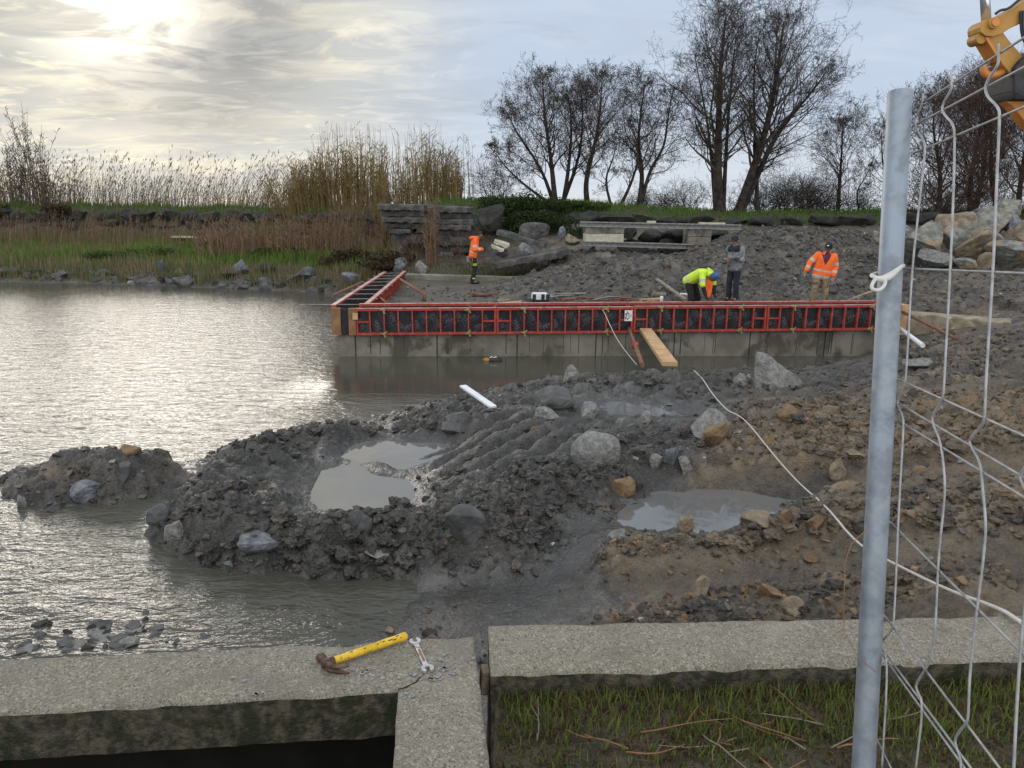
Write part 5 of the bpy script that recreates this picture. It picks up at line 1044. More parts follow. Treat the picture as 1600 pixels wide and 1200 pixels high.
slab(772, 890, 399.5, 408, 25.0, 1.3, 64, 'long broken slab tilted up over a dark hollow', tilt=-.20)
for i, (px, py, wp, hp, mt, lab) in enumerate(((822, 398, 26, 18, 'rockb', 'bluish white stone between the two tilted slabs'), (835, 368, 50, 20, 'slab', 'heap of broken concrete above the sloping slab'), (895, 380, 26, 14, 'rockt', 'tan stone left of the steel beams'), (783, 400, 22, 12, 'rockb', 'small bluish stone left of the tilted slabs'), (878, 372, 12, 18, 'rockb', 'narrow pale stone at the right of the broken heap'), (766, 354, 44, 34, 'rockk', 'large dark rock right of the slab stack'))):
    rock(px, py, wp, hp, mt, lab, seed=700+i, at=UY(px, py, 26.6 if i != 0 else 25.6), cuts=9, sub=3)
# steel beams on concrete blocks
def ibeam(name, p0, p1, y0, y1, h, label):
    a = UY(*p0, y0); b = UY(*p1, y1); L = np.linalg.norm(b-a); d = (b-a)/L; mb = MB()
    mb.box((L/2, 0, h/2-.015), (L, .30, .035)); mb.box((L/2, 0, -h/2+.015), (L, .30, .035)); mb.box((L/2, 0, 0), (L, .02, h-.06))
    o = mb.build(name, M['steel']); o.location = a; o.rotation_euler = (0, -math.asin(d[2]), math.atan2(d[1], d[0])); return tag(o, label, 'steel beam')
ibeam('steel_beam', (906, 350), (1157, 355), 25.6, 25.6, .17, 'grey steel beam lying across the two concrete blocks')
ibeam('steel_beam', (912, 380), (1080, 385), 25.6, 25.6, .16, 'grey steel beam lying under the concrete blocks on the mound')
def pblock(x0, x1, yy, label, m2):
    e = None
    a = UY(x0, yy[0], 25.7); b = UY(x1, yy[0], 25.7); w = (b-a)[0]; e = tag(empty('concrete_block', (a+b)/2), label, 'concrete block')
    for k in range(2):
        z0 = UY(x0, yy[k+1], 25.7)[2]-a[2]; z1 = UY(x0, yy[k], 25.7)[2]-a[2]; mb = MB(); rough_block(mb, [(-w/2, -.2+.015*k), (w/2, -.2+.015*k), (w/2, .6), (-w/2, .6)], z0+.004, z1-.004, .1, .006, r=.02)
        mb.build(('upper_course', 'lower_course')[k], M[('conc_wall', m2)[k]], e)
pblock(914, 974, (353.5, 364.5, 378), 'pale two course concrete block at the left end of the beams', 'conc_pale')
pblock(1074, 1110, (357, 369, 388), 'grey concrete block half buried in the mound under the beam', 'conc_wall')
for x0, x1, yb, lab in ((1011, 1024, 347.5, 'grey brick on top of the upper steel beam'), (1092, 1132, 350, 'cream brick slab on the right part of the upper beam')):
    a = UY(x0, yb, 25.6); b = UY(x1, yb, 25.6); mb = MB(); mb.box((0, 0, 0), ((b-a)[0], .22, .10), bev=.01); o = mb.build('brick', M['conc_pale']); o.location = (a+b)/2; tag(o, lab, 'brick')
a = PX(274, 38.5, 0); b = PX(316, 38.5, 0); mb = MB(); z = 1.64
mb.box((0, 0, 0), ((b-a)[0], .5, .09), bev=.01); o = empty('stone_bench', ((a+b)[0]/2, 38.5, z)); tag(o, 'pale slab bench in the grass of the far bank', 'bench'); mb.build('seat', M['conc_pale'], o)
for x in (-.45, .45): mb = MB(); mb.box((x, 0, -.22), (.14, .4, .36)); mb.build('leg', M['slab'], o)
# ------------------------------------------------------------------ people: tapered capsules fused into one continuous skin by a voxel remesh
def fuse(caps, voxel, name, mats, parent, pick=None, smooth=4):
    bm = bmesh.new()
    for p0, r0, p1, r1 in caps:
        b2 = bmesh.new()
        for p, r in ((p0, r0), (p1, r1)):
            sc = r if not np.isscalar(r) else (r, r, r)
            res = bmesh.ops.create_icosphere(b2, subdivisions=2, radius=1)
            for v in res['verts']: v.co = Vector((p[0]+v.co.x*sc[0], p[1]+v.co.y*sc[1], p[2]+v.co.z*sc[2]))
        h = bmesh.ops.convex_hull(b2, input=b2.verts)
        junk = [g for g in h['geom_interior'] if isinstance(g, bmesh.types.BMVert)]
        bmesh.ops.delete(b2, geom=junk, context='VERTS')
        tmp = bpy.data.meshes.new('t'); b2.to_mesh(tmp); b2.free(); bm.from_mesh(tmp); bpy.data.meshes.remove(tmp)
    me = bpy.data.meshes.new(name); bm.to_mesh(me); bm.free()
    o = bpy.data.objects.new(name, me); COL.objects.link(o)
    md = o.modifiers.new('r', 'REMESH'); md.mode = 'VOXEL'; md.voxel_size = voxel; md.use_smooth_shade = True
    if smooth: ms = o.modifiers.new('s', 'SMOOTH'); ms.factor = .5; ms.iterations = smooth
    bpy.context.view_layer.update()
    m2 = bpy.data.meshes.new_from_object(o.evaluated_get(bpy.context.evaluated_depsgraph_get()))
    bpy.data.objects.remove(o); bpy.data.meshes.remove(me); m2.name = name
    m2.materials.clear()
    for m in (mats if isinstance(mats, list) else [mats]): m2.materials.append(m)
    n = len(m2.polygons); m2.polygons.foreach_set('use_smooth', [True]*n)
    mi = [0]*n
    if pick:
        for i, p in enumerate(m2.polygons): mi[i] = pick(p.center)
    m2.polygons.foreach_set('material_index', mi)
    o = bpy.data.objects.new(name, m2); COL.objects.link(o); o.parent = parent
    return o
V3 = lambda *a: np.array(a, float)
def person(loc, rz, label, J, top, trous, boots='boot', hat=None, hatm=None, sleeve=1.0, extra=None, hips=1.0, jr=1.0, collar=None, gloves=None, bands=None, tbands=None, open_front=False):
    """J: joints in the person's own frame (x ahead, y to the left): pelvis, chest, neck, head, shoulders, elbows, wrists, hips, knees, ankles; hd = facing, ff = feet heading"""
    r = tag(empty('person', loc, rz), label, 'person'); pv, ch, nk, hd = J['pelvis'], J['chest'], J['neck'], J['head']
    up = (ch-pv)/np.linalg.norm(ch-pv); fd = J.get('face', V3(1, 0, -.15)); fd = fd/np.linalg.norm(fd)
    sd = J['sl']-J['sr']; sd /= np.linalg.norm(sd); hp = J['hl']-J['hr']; hp /= np.linalg.norm(hp)
    cs = []
    for k in (-1, 1):
        cs += [(pv+hp*.075*k, .105, ch+sd*.085*k, .105), (ch+sd*.085*k, .105, (J['sl'] if k > 0 else J['sr']), .062)]
    cs += [(ch, .10, nk, .060), (nk, .057, hd-fd*.01, .060)]
    hu = (hd-nk)/np.linalg.norm(hd-nk); hs = np.cross(hu, fd); hs /= np.linalg.norm(hs); hu2 = np.cross(fd, hs)
    cs += [(hd+hu2*.035-fd*.012, .088, hd-hu2*.035+fd*.012, .066), (hd-hu2*.075+fd*.042, .034, hd-hu2*.05+fd*.02, .05)]
    cs += [(hd+fd*.080+hu2*.008, .011, hd+fd*.098-hu2*.022, .015), (hd+fd*.079-hu2*.052+hs*.018, .010, hd+fd*.079-hu2*.052-hs*.018, .010), (hd+fd*.070+hu2*.022+hs*.04, .014, hd+fd*.070+hu2*.022-hs*.04, .014)]
    for k in (-1, 1): cs += [(hd+hs*.086*k+hu2*.012, .014, hd+hs*.088*k-hu2*.022-fd*.004, .011)]
    for s in 'lr':
        S, E, W_ = J['s'+s], J['e'+s], J['w'+s]; cs += [(S, .056, E, .043), (E, .043, W_, .029)]
        H_, K_, A_k = J['h'+s], J['k'+s], J['a'+s]; cs += [(H_, .088, K_, .058), (K_, .058, A_k, .042), (A_k-V3(0, 0, .01), .045, A_k+J.get('ff', V3(1, 0, 0))*.17-V3(0, 0, .055), .038)]
        d = (W_-E)/np.linalg.norm(W_-E); cd_ = J.get('curl'+s, V3(1, 0, 0)); cd_ = cd_-d*(cd_@d); cd_ /= np.linalg.norm(cd_); wd = np.cross(d, cd_)
        pal = W_+d*.045
        for q in (-1.5, -.5, .5, 1.5): cs.append((W_+d*.01+wd*q*.011, .016, W_+d*.085+wd*q*.019+cd_*.006, .0125))
        for q, L in ((-1.5, .062), (-.5, .072), (.5, .068), (1.5, .052)):
            a = W_+d*.088+wd*q*.020+cd_*.006; b = a+d*L*.45+cd_*L*.22+wd*q*.003; c = b+d*L*.28+cd_*L*.40
            cs += [(a, .0098, b, .0090), (b, .0090, c, .0078)]
        tq = -1 if s == 'l' else 1
        a = W_+d*.03+wd*tq*.026+cd_*.008; b = a+d*.035+wd*tq*.022+cd_*.018; c = b+d*.026+cd_*.022-wd*tq*.002
        cs += [(a, .015, b, .0115), (b, .0115, c, .0088)]
    mt = [M['skin'], M[gloves] if gloves else M['skin']]
    def pk(c):
        p = V3(*c); return 1 if gloves and any(np.linalg.norm(p-J['w'+s]) < .24 and (p-J['w'+s])@(J['w'+s]-J['e'+s]) > -.01 for s in 'lr') else 0
    fuse(cs, .0065, 'body', mt, r, pk)
    for k in (-1, 1):
        mb = MB(); vs, fs = blob((0, 0, 0), .0115, 5, (1, 1, 1), 0, 2, 0); mb.add(np.array(vs)+hd+fd*.079+hs*.031*k+hu2*.004, fs, smooth=True); mb.build('eye', M['hair'], r)
    # trousers and boots
    tc_ = [(pv+hp*.07*k, .122*hips, pv+hp*.075*k+up*.12, .118*hips) for k in (-1, 1)]
    for s in 'lr': tc_ += [(J['h'+s], .106*hips, J['k'+s], .080*hips), (J['k'+s], .080*hips, J['a'+s]+V3(0, 0, .03), .072*hips)]
    def tp(c): return 1 if tbands and tbands(V3(*c)) else 0
    fuse(tc_, .012, 'trousers', [M[trous], M['lime'] if tbands else M[trous]], r, tp)
    ff = J.get('ff', V3(1, 0, 0))
    for s in 'lr':
        A_k = J['a'+s]; fuse([(A_k+V3(0, 0, .06), .058, A_k-V3(0, 0, .03), .056), (A_k-V3(0, 0, .045)-ff*.03, .050, A_k+ff*.19-V3(0, 0, .05), .046)], .010, 'boot', M[boots], r)
    # jacket: torso and sleeves, its bands coloured along the body
    jc = []
    for k in (-1, 1):
        jc += [(pv+hp*.080*k-up*.03, .142*jr, ch+sd*.085*k, .140*jr), (ch+sd*.085*k, .138*jr, (J['sl'] if k > 0 else J['sr']), .086*jr)]
    jc += [(ch, .125, nk-hu*.0, .082)]
    for s in 'lr':
        S, E, W_ = J['s'+s], J['e'+s], J['w'+s]; jc.append((S, .084*jr, E, .070*jr))
        if sleeve > .5: jc.append((E, .070*jr, E+(W_-E)*min(.93, sleeve-.07), .054*jr))
        else: jc.append((E, .068*jr, E+(W_-E)*.12, .062*jr))
    jl = np.linalg.norm(ch-pv)
    def jp(c):
        p = V3(*c); t = (p-pv)@up/jl
        for s in 'lr':
            S, E, W_ = J['s'+s], J['e'+s], J['w'+s]
            for a, b, lo, hi in ((S, E, .55, .78), (E, W_, .42, .62)):
                q = (p-a)@(b-a)/((b-a)@(b-a)); ds = np.linalg.norm(p-a-(b-a)*q)
                if -.1 < q < 1.05 and ds < .10 and np.linalg.norm(p-pv-up*((p-pv)@up)) > .18:
                    if bands and lo < q < hi and (sleeve > .5 or a is S): return 1
                    return 0
        if bands:
            for lo, hi in bands:
                if lo < t < hi: return 1
        if open_front:
            d = p-ch; x = d@fdn; yv = d@sd
            if x > .07 and t > .70 and abs(yv+.02) < (t-.62)*.16: return 2
        return 0
    fdn = np.cross(sd, up)
    fuse(jc, .012, 'jacket', [M[top], M['refl'], M['maroon']], r, jp, 2)
    if collar: fuse([(nk-hu*.02+hs*.05*math.cos(t)+fd*.05*math.sin(t), .030, nk+hu*.035+hs*.058*math.cos(t)+fd*.058*math.sin(t), .022) for t in np.linspace(0, 5.8, 9) if not (1.1 < t < 2.0)], .011, 'collar', M[collar], r)
    if sleeve <= .5:
        for s in 'lr': fuse([(J['e'+s], .060, J['e'+s]+(J['w'+s]-J['e'+s])*.92, .047)], .011, 'sleeve', M['navy'], r)
    if hat == 'cap':
        fuse([(hd+hu2*.052-fd*.012, .098, hd+hu2*.030-fd*.018, .099)], .009, 'cap', M[hatm], r)
        fuse([(hd+hu2*.042+fd*.075+hs*.05*k, (.02, .02, .012), hd+hu2*.028+fd*.155+hs*.028*k, (.018, .018, .010)) for k in (-1, 0, 1)]+[(hd+hu2*.030+fd*.15-hs*.03, .012, hd+hu2*.030+fd*.15+hs*.03, .012)], .008, 'cap_peak', M[hatm], r)
    elif hat == 'beanie': fuse([(hd+hu2*.055-fd*.012, .098, hd+hu2*.028-fd*.016, .098), (hd+hu2*.02-fd*.01, .097, hd+hu2*.015-fd*.02, .095)], .009, 'knit_cap', M[hatm], r)
    else: fuse([(hd+hu2*.055-fd*.02, .090, hd+hu2*.02-fd*.03, .088)], .009, 'hair', M['hair'], r)
    if extra: extra(r, J)
    return r
def stand(h=1.0): return dict(pelvis=V3(0, 0, .95), chest=V3(.02, 0, 1.32), neck=V3(.03, 0, 1.50), head=V3(.06, 0, 1.645), sl=V3(.02, .19, 1.43), sr=V3(.02, -.19, 1.43), el=V3(-.02, .25, 1.14), er=V3(-.02, -.25, 1.14), wl=V3(.08, .26, .90), wr=V3(.08, -.26, .90),
                               hl=V3(0, .095, .90), hr=V3(0, -.095, .90), kl=V3(.03, .11, .50), kr=V3(.03, -.11, .50), al=V3(0, .12, .09), ar=V3(0, -.12, .09))
# left workman: orange jacket, seen from his right side, bent over his hands
J = stand(); J.update(chest=V3(.06, 0, 1.31), neck=V3(.13, 0, 1.47), head=V3(.22, 0, 1.575), face=V3(.8, 0, -.55), sl=V3(.07, .18, 1.41), sr=V3(.07, -.18, 1.41), el=V3(.06, .26, 1.13), er=V3(.05, -.26, 1.12), wl=V3(.31, .12, 1.13), wr=V3(.31, -.14, 1.12), curll=V3(0, -1, 0), curlr=V3(0, 1, 0), kl=V3(.09, .1, .5), kr=V3(.06, -.09, .5), al=V3(-.02, .10, .09), ar=V3(-.01, -.11, .09))
def tools(r, J):
    mb = MB(); mb.box((-.16, -.06, .80), (.10, .16, .20), bev=.03); mb.build('tool_pouch', M['greyc'], r)
    mb = MB(); mb.tube([(-.03, -.215, .86), (-.04, -.215, .58)], .018, 8); mb.box((-.03, -.215, .88), (.10, .03, .035), bev=.006); mb.build('holstered_hammer', M['rust'], r)
    mb = MB(); mb.tube([(.16, -.10, 1.475), (.07, -.17, 1.50), (-.05, -.10, 1.49), (-.08, 0, 1.475), (-.05, .1, 1.49), (.07, .17, 1.50), (.16, .10, 1.475)], .052, 10); mb.build('hood', M['orange'], r)
p = onfill(739, 443); p[2] = gz(p[0], p[1])+.0
person(p+[0, 0, .0], 0.10, 'workman in an orange jacket and dark trousers standing before the slab stack', J, 'orange', 'blackc', hat=None, gloves='navy', bands=[(.18, .27)], collar='orange', extra=tools, tbands=lambda c: (.60 < c[2] < .625 or .645 < c[2] < .665 or .16 < c[2] < .20) and c[1] < 0 and c[0] > -.02)
# bending workman in yellow
J = stand(); J.update(pelvis=V3(-.20, 0, .93), chest=V3(.14, 0, 1.14), neck=V3(.28, 0, 1.11), head=V3(.40, -.01, 1.04), face=V3(.52, .0, -.85), sl=V3(.19, .20, 1.13), sr=V3(.19, -.20, 1.13), el=V3(.27, .27, .86), er=V3(.26, -.28, .86), wl=V3(.33, .22, .60), wr=V3(.34, -.24, .60), hl=V3(-.2, .1, .88), hr=V3(-.2, -.1, .88), kl=V3(-.05, .14, .48), kr=V3(-.08, -.13, .48), al=V3(-.14, .15, .09), ar=V3(-.16, -.14, .09))
def patch(r, J):
    mb = MB(); vs, fs = blob((0, 0, 0), .5, 8, (1, 1, 1), 0, 3, .12); mb.add(np.array(vs)*[.22, .20, .05]@roty(-.1).T+[.14, -.07, 1.265], fs, smooth=True); mb.build('shoulder_patch', M['blackc'], r)
    mb = MB(); vs, fs = blob((0, 0, 0), .5, 18, (1, 1, 1), 2, 4, .3); V = np.array(vs)*[.18, .20, .46]; mb.add(V+[.28, -.02, .74], fs, smooth=True); mb.build('loose_front', M['orange'], r)
q = QW(SP(1108, 478)[0], .86, 0); q[2] = gz(q[0], q[1])
person(q, -.72, 'workman in a yellow jacket and blue knit cap bending over the formwork', J, 'lime', 'blackc', hat='beanie', hatm='blue', sleeve=.3, gloves='blackc', bands=[(-.02, .10)], extra=patch).scale = (.97, .97, .92)
# dark workman behind him
J = stand(); J.update(head=V3(.08, 0, 1.64), face=V3(1, .0, -.25), el=V3(.06, .27, 1.13), er=V3(.06, -.27, 1.13), wl=V3(.27, .10, 1.20), wr=V3(.26, -.10, 1.12), curll=V3(0, -1, 0), curlr=V3(0, 1, 0))
q = PX(1139, 19.3, 0); q[2] = gz(q[0], q[1])
def vest(r, J): fuse([(V3(.03, .085*k, 1.40), .142, V3(.0, .085*k, 1.30), .140) for k in (-1, 1)]+[(V3(.02, .15, 1.425), .09, V3(.02, -.15, 1.425), .09)], .012, 'yoke', M['navy'], r)
person(q, -2.45, 'workman in a grey and navy jacket and dark cap standing behind the bending man', J, 'greyc', 'navy', hat='cap', hatm='navy', extra=vest).scale = (.95, .95, .95)
# man in the open orange jacket
J = stand(); J.update(pelvis=V3(0, 0, .93), chest=V3(0, .06, 1.29), neck=V3(.02, .09, 1.475), head=V3(.06, .09, 1.61), face=V3(.9, -.35, -.45), sl=V3(.0, .26, 1.39), sr=V3(.0, -.13, 1.42), el=V3(-.03, .34, 1.11), er=V3(.02, -.32, 1.22), wl=V3(.10, .27, .86), wr=V3(.12, -.42, .99), hl=V3(0, .1, .89), hr=V3(0, -.1, .89), kl=V3(.05, .13, .48), kr=V3(.05, -.14, .49), al=V3(0, .15, .09), ar=V3(0, -.2, .09))
q = PX(1272, 18.5, 0); q[2] = gz(q[0], q[1])
def badge(r, J):
    mb = MB(); mb.box((.157, .055, 1.672), (.012, .055, .03), bev=.004); mb.build('cap_badge', M['white'], r)
person(q, -1.75, 'workman in an open orange jacket, khaki trousers and black cap behind the formwork', J, 'orange', 'khaki', hat='cap', hatm='blackc', bands=[(.18, .30), (-.36, -.10)], open_front=True, jr=1.12, hips=1.06, sleeve=.9, collar='orange', extra=badge).scale = (.95, .95, .94)
# ------------------------------------------------------------------ bare trees
def grow(mb, tips, p, d, L, r, lev, R, sp, maxlev):
    """one limb: bends, tapers and forks; finest twigs are 3-sided"""
    n = 5 if lev < maxlev else 3; pts = [p]; rad = [r]; dd = d.copy()
    for i in range(n):
        dd = dd+np.array([R.gauss(0, 1), R.gauss(0, 1), R.gauss(0, .7)])*sp['wob']*(1+.35*lev)+np.array([0, 0, sp['up']*(.8 if lev == 1 else .5)]); dd /= np.linalg.norm(dd)
        pts.append(pts[-1]+dd*L/n); rad.append(max(.0042, r*(1-.80*(i+1)/n)))
    mb.tube(pts, rad, 6 if lev <= 1 else 3, cap=False)
    if lev >= maxlev: tips.append(pts[-1]); tips.append(pts[1]); return
    k = sp['n'][lev]
    for i in range(k):
        t = (.22+.78*(i+R.random())/k); j = min(n-1, int(t*n)); f = t*n-j; q = pts[j]*(1-f)+pts[j+1]*f; ax = pts[j+1]-pts[j]; ax /= np.linalg.norm(ax)
        _, u, v = perp(ax); a = R.uniform(0, 6.28); s = u*math.cos(a)+v*math.sin(a); th = R.uniform(.5, 1.0)
        nd = ax*math.cos(th)+s*math.sin(th); grow(mb, tips, q, nd, L*R.uniform(.42, .70)*(1.15-.45*t), max(.0048, rad[j]*.50), lev+1, R, sp, maxlev)
def tree(name, stems, y, r0, nb, label, seed, spread=.30, prof=None, low=.22, maxlev=4, n=(0, 6, 5, 3, 0), cones=1.0, group=None, up=.13, wob=.15, yj=1.2):
    """stems: photo polylines, foot to top, standing y metres away"""
    R = random.Random(seed); f = UY(*stems[0][0], y); g = gz(f[0], y); base = np.array([f[0], y, g]); root = tag(empty(name, base), label, 'tree', group)
    tips = []; tk = MB(); cr = MB(); sp = dict(wob=wob, up=up, n=n)
    for si, st in enumerate(stems):
        raw = [UY(px, py, y) for px, py in st]; H_ = raw[-1][2]-g; oy = R.uniform(-yj, yj); raw[0] = np.array([raw[0][0], y, g-.15])
        P_ = []
        for i, q in enumerate(raw): t = i/(len(raw)-1); P_.append(q+np.array([0, oy*t, 0]))
        P_ = smoothpath(P_, 2); m = len(P_); rr = r0 if np.isscalar(r0) else r0[si]
        cum = [0]
        for a, b in zip(P_[:-1], P_[1:]): cum.append(cum[-1]+np.linalg.norm(b-a))
        rad = [rr*(1.35 if c < .15 else 1)*(1-.90*(c/cum[-1])**.9)+.008 for c in cum]
        tk.tube([p-base for p in P_], rad, 9, cap=False)
        k = nb if np.isscalar(nb) else nb[si]
        for i in range(k):
            t = low+(1-low)*(i+R.random())/k; c = t*cum[-1]; j = max(0, min(m-2, int(np.searchsorted(cum, c))-1)); q = P_[j]+(P_[j+1]-P_[j])*((c-cum[j])/(cum[j+1]-cum[j]+1e-9))-base
            ax = P_[j+1]-P_[j]; ax /= np.linalg.norm(ax); a = i*2.4+R.uniform(-.5, .5); _, u, v = perp(ax); s = u*math.cos(a)+v*math.sin(a); th = R.uniform(.75, 1.15)*(1-.35*t)
            w = prof(t) if prof else math.sin(math.pi*min(1, max(.06, (t-low*.6)/(1-low*.6)))**.8)**.7+.12
            grow(cr, tips, q, ax*math.cos(th)+s*math.sin(th), H_*spread*1.6*w*R.uniform(.7, 1.15), max(.010, rad[j]*.36), 1, R, sp, maxlev)
    tk.build('trunk', M['bark'], root)
    for q in tips:                                        # cones and catkins hang from the twig ends
        if R.random() < .24*cones:
            for _ in range(2):
                c = q+np.array([R.gauss(0, .05), R.gauss(0, .05), R.gauss(-.02, .04)]); s = R.uniform(.008, .018); h = s*R.uniform(1.2, 3.2); a = R.uniform(0, 3.14)
                cr.add([c+np.array([0, 0, h]), c+np.array([s*math.cos(a), s*math.sin(a), 0]), c-np.array([0, 0, h]), c-np.array([s*math.cos(a), s*math.sin(a), 0])], [(0, 1, 2, 3)])
    cr.build('crown', M['twig2' if name == 'bare_tree' else 'twig'], root); return root
T = tree
T('alder_tree', [[(866, 312), (845, 262), (810, 215), (793, 180)], [(862, 312), (820, 290), (790, 262), (768, 232)]], 34.5, (.09, .07), (22, 16), 'thin bare alder leaning left over the dark bush', 1, .30, n=(0, 6, 5, 3, 0))
T('alder_tree', [[(868, 310), (862, 250), (852, 180), (849, 118)]], 34.0, .13, 30, 'bare alder with the tallest tip in the left group', 2, .26)
T('alder_tree', [[(880, 312), (888, 265), (893, 200), (886, 150)], [(878, 312), (905, 250), (912, 190), (908, 140)]], 34.8, (.11, .10), (18, 18), 'bare alder with two close stems in the left group', 3, .24)
T('alder_tree', [[(918, 318), (914, 285), (925, 240), (935, 190), (938, 128)]], 34.2, .13, 30, 'bare upright alder at the right of the left group', 4, .24)
T('alder_tree', [[(956, 318), (945, 280), (958, 250), (965, 225)], [(968, 318), (988, 282), (998, 240), (985, 195)]], 34.6, (.07, .08), (12, 16), 'crooked young bare alder between the left group and the forked one', 5, .24, cones=.8)
T('alder_tree', [[(998, 320), (1006, 272), (998, 225), (1005, 170), (1012, 128)], [(1000, 318), (1015, 265), (1038, 232), (1044, 185), (1050, 150)]], 34.3, (.13, .10), (24, 18), 'bare alder forking low into two crooked stems', 6, .25)
T('alder_tree', [[(1124, 333), (1120, 270), (1121, 190), (1122, 110), (1130, 30)], [(1130, 330), (1136, 250), (1142, 190), (1150, 120), (1160, 48)], [(1121, 300), (1112, 210), (1100, 130), (1094, 80)]], 34.0, (.24, .11, .09), (34, 20, 14), 'tallest bare alder with a straight dark trunk', 7, .23, low=.2, n=(0, 6, 5, 3, 0))
T('alder_tree', [[(1152, 335), (1172, 275), (1195, 200), (1208, 120), (1216, 42)], [(1156, 335), (1185, 270), (1210, 215), (1245, 170), (1275, 135), (1290, 112)], [(1195, 215), (1180, 150), (1185, 90), (1196, 45)]], 34.4, (.23, .17, .10), (34, 30, 14), 'big bare alder with leaning twin trunks', 8, .24, low=.22, n=(0, 6, 5, 3, 0))
T('alder_tree', [[(1310, 326), (1312, 280), (1314, 240), (1316, 196)]], 35.5, .10, 24, 'small bare alder standing apart right of the leaning twin trunks', 9, .32)
T('alder_tree', [[(1345, 328), (1338, 300), (1352, 280), (1362, 262)], [(1392, 328), (1388, 290), (1384, 250), (1386, 205)]], 36.5, (.05, .07), (9, 16), 'thin bare sapling beside the galvanised post', 10, .3, cones=.7)
for i, (st, lab) in enumerate((([[(1468, 325), (1478, 270), (1472, 210), (1480, 160)]], 'dense bare tree at the left of the thicket behind the fence'), ([[(1518, 330), (1510, 270), (1522, 200), (1516, 140)], [(1522, 330), (1545, 270), (1560, 210), (1558, 165)]], 'dense bare tree with two trunks behind the fence wires'), ([[(1562, 332), (1556, 280), (1566, 220), (1570, 130)]], 'dense bare tree below the excavator bucket'), ([[(1590, 335), (1604, 270), (1622, 215), (1630, 120)]], 'dense bare tree at the right edge of the thicket'))):
    T('bare_tree', st, 31.5+i*.6, .12, 34, lab, 20+i, .30, n=(0, 7, 5, 3, 0), low=.12, cones=1.2)
# low thorn scrub along the berm, single bushes
for i, (px, hpx, w, y) in enumerate(((1460, 120, 2.0, 33), (1505, 110, 2.2, 33.5), (1560, 110, 2.2, 33), (1600, 120, 2.2, 33.4), (1035, 40, 1.6, 35.2), (1078, 56, 1.9, 35.6), (1180, 52, 1.8, 35.8), (1225, 76, 2.4, 35.4), (1262, 74, 2.4, 35.2), (1200, 66, 2.2, 35.9), (1245, 80, 2.4, 36.2), (1278, 66, 2.2, 35.7), (1290, 50, 1.8, 36), (1352, 40, 1.6, 36), (1440, 90, 2.2, 32.5), (1470, 70, 2.0, 31.8), (1500, 60, 2.0, 32), (1540, 64, 2.2, 31.8), (1585, 60, 2.2, 32), (770, 70, 1.5, 35), (1000, 42, 1.5, 36))):
    R = random.Random(60+i); q = PX(px, y, 3.2); q[2] = gz(q[0], q[1])-.1; H_ = hpx/FPX*y; cr = MB(); tips = []
    for k in range(34 if px < 1400 else 20):
        a = R.uniform(0, 6.28); th = R.uniform(.2, 1.15); grow(cr, tips, np.array([R.gauss(0, .25*w), R.gauss(0, .3), 0.]), np.array([math.cos(a)*math.sin(th), math.sin(a)*math.sin(th), math.cos(th)]), H_*R.uniform(.5, .95), .014, 1, R, dict(wob=.2, up=.05, n=(0, 5, 4, 0)), 3)
    o = cr.build('thorn_bush', M['twig2' if px > 1400 else 'twig']); o.location = q; tag(o, 'low tangled bare thorn bush among the tree feet on the bank', 'bush', 'bare thorn bushes on the bank')
# ------------------------------------------------------------------ reeds, cane, grass
def stalks(n, xr, yr, zf, hr, col, lean, wd, plume=0., leaves=0, seed=1, name='reeds', label='', hmul=None, mb=None, seg=4):
    R = random.Random(seed); mb = mb or MB(); xs = [R.uniform(*xr) for _ in range(n)]; ys = [R.uniform(*yr) for _ in range(n)]
    P_ = [PX(a, b, 3.0) if True else 0 for a, b in zip(xs, ys)]; zs = ground(np.array([p[0] for p in P_]), np.array([p[1] for p in P_]), False)[0]
    for px, p, z in zip(xs, P_, zs):
        h = R.uniform(*hr)*(hmul(px) if hmul else 1)
        if h < .15: continue
        c = col(R); ln = R.gauss(*lean); ly = R.gauss(0, .08); pts = []
        for i in range(seg+1):
            t = i/seg; pts.append((p[0]+ln*h*t*t+.12*h*ln*t, p[1]+ly*h*t*t, z-.05+h*t*(1-.12*abs(ln)*t)))
        mb.ribbon(pts, [wd*(1-.7*i/seg) for i in range(seg+1)], (1, 0, 0), c)
        tp = np.array(pts[-1]); dr = np.array(pts[-1])-np.array(pts[-2]); dr /= np.linalg.norm(dr)
        if plume and R.random() < plume:
            L = R.uniform(.16, .34)*(1 if h > 1 else .7)
            for k in range(6):
                a = tp-dr*L*.5*R.random(); s = np.array([R.gauss(.25, .5), R.gauss(0, .4), R.uniform(.0, .9)]); s /= np.linalg.norm(s)
                b = a+(dr*.8+s*.5)*L*R.uniform(.4, .9); mb.ribbon([a, (a+b)/2+np.array([0, 0, .02]), b-np.array([0, 0, .05])], [.006, .011, .002], (R.choice((-1, 1))*.8, .6, 0), (c[0]*1.0, c[1]*.95, c[2]*.9))
        for k in range(leaves):
            t = R.uniform(.25, 1); j = min(seg-1, int(t*seg)); a = np.array(pts[j])+(np.array(pts[j+1])-np.array(pts[j]))*(t*seg-j); s = R.choice((-1, 1)); L = R.uniform(.25, .55)
            d1 = np.array([s*R.uniform(.3, .9), R.uniform(-.4, .4), .75]); d2 = np.array([s*R.uniform(.5, 1.1), R.uniform(-.3, .3), R.uniform(-.5, .3)])
            lc = c if R.random() < .5 else tuple(x*R.uniform(.8, 1.5) for x in c); mb.ribbon([a, a+d1*L*.5, a+d1*L*.5+d2*L*.45], [.012, .017, .002], (.75, .66, 0), lc)
    return mb
brown = lambda R: (lambda v: (.20*v, .130*v, .082*v))(R.uniform(.5, 1.35))
tan = lambda R: (lambda v: (.22*v, .165*v, .095*v))(R.uniform(.5, 1.3))
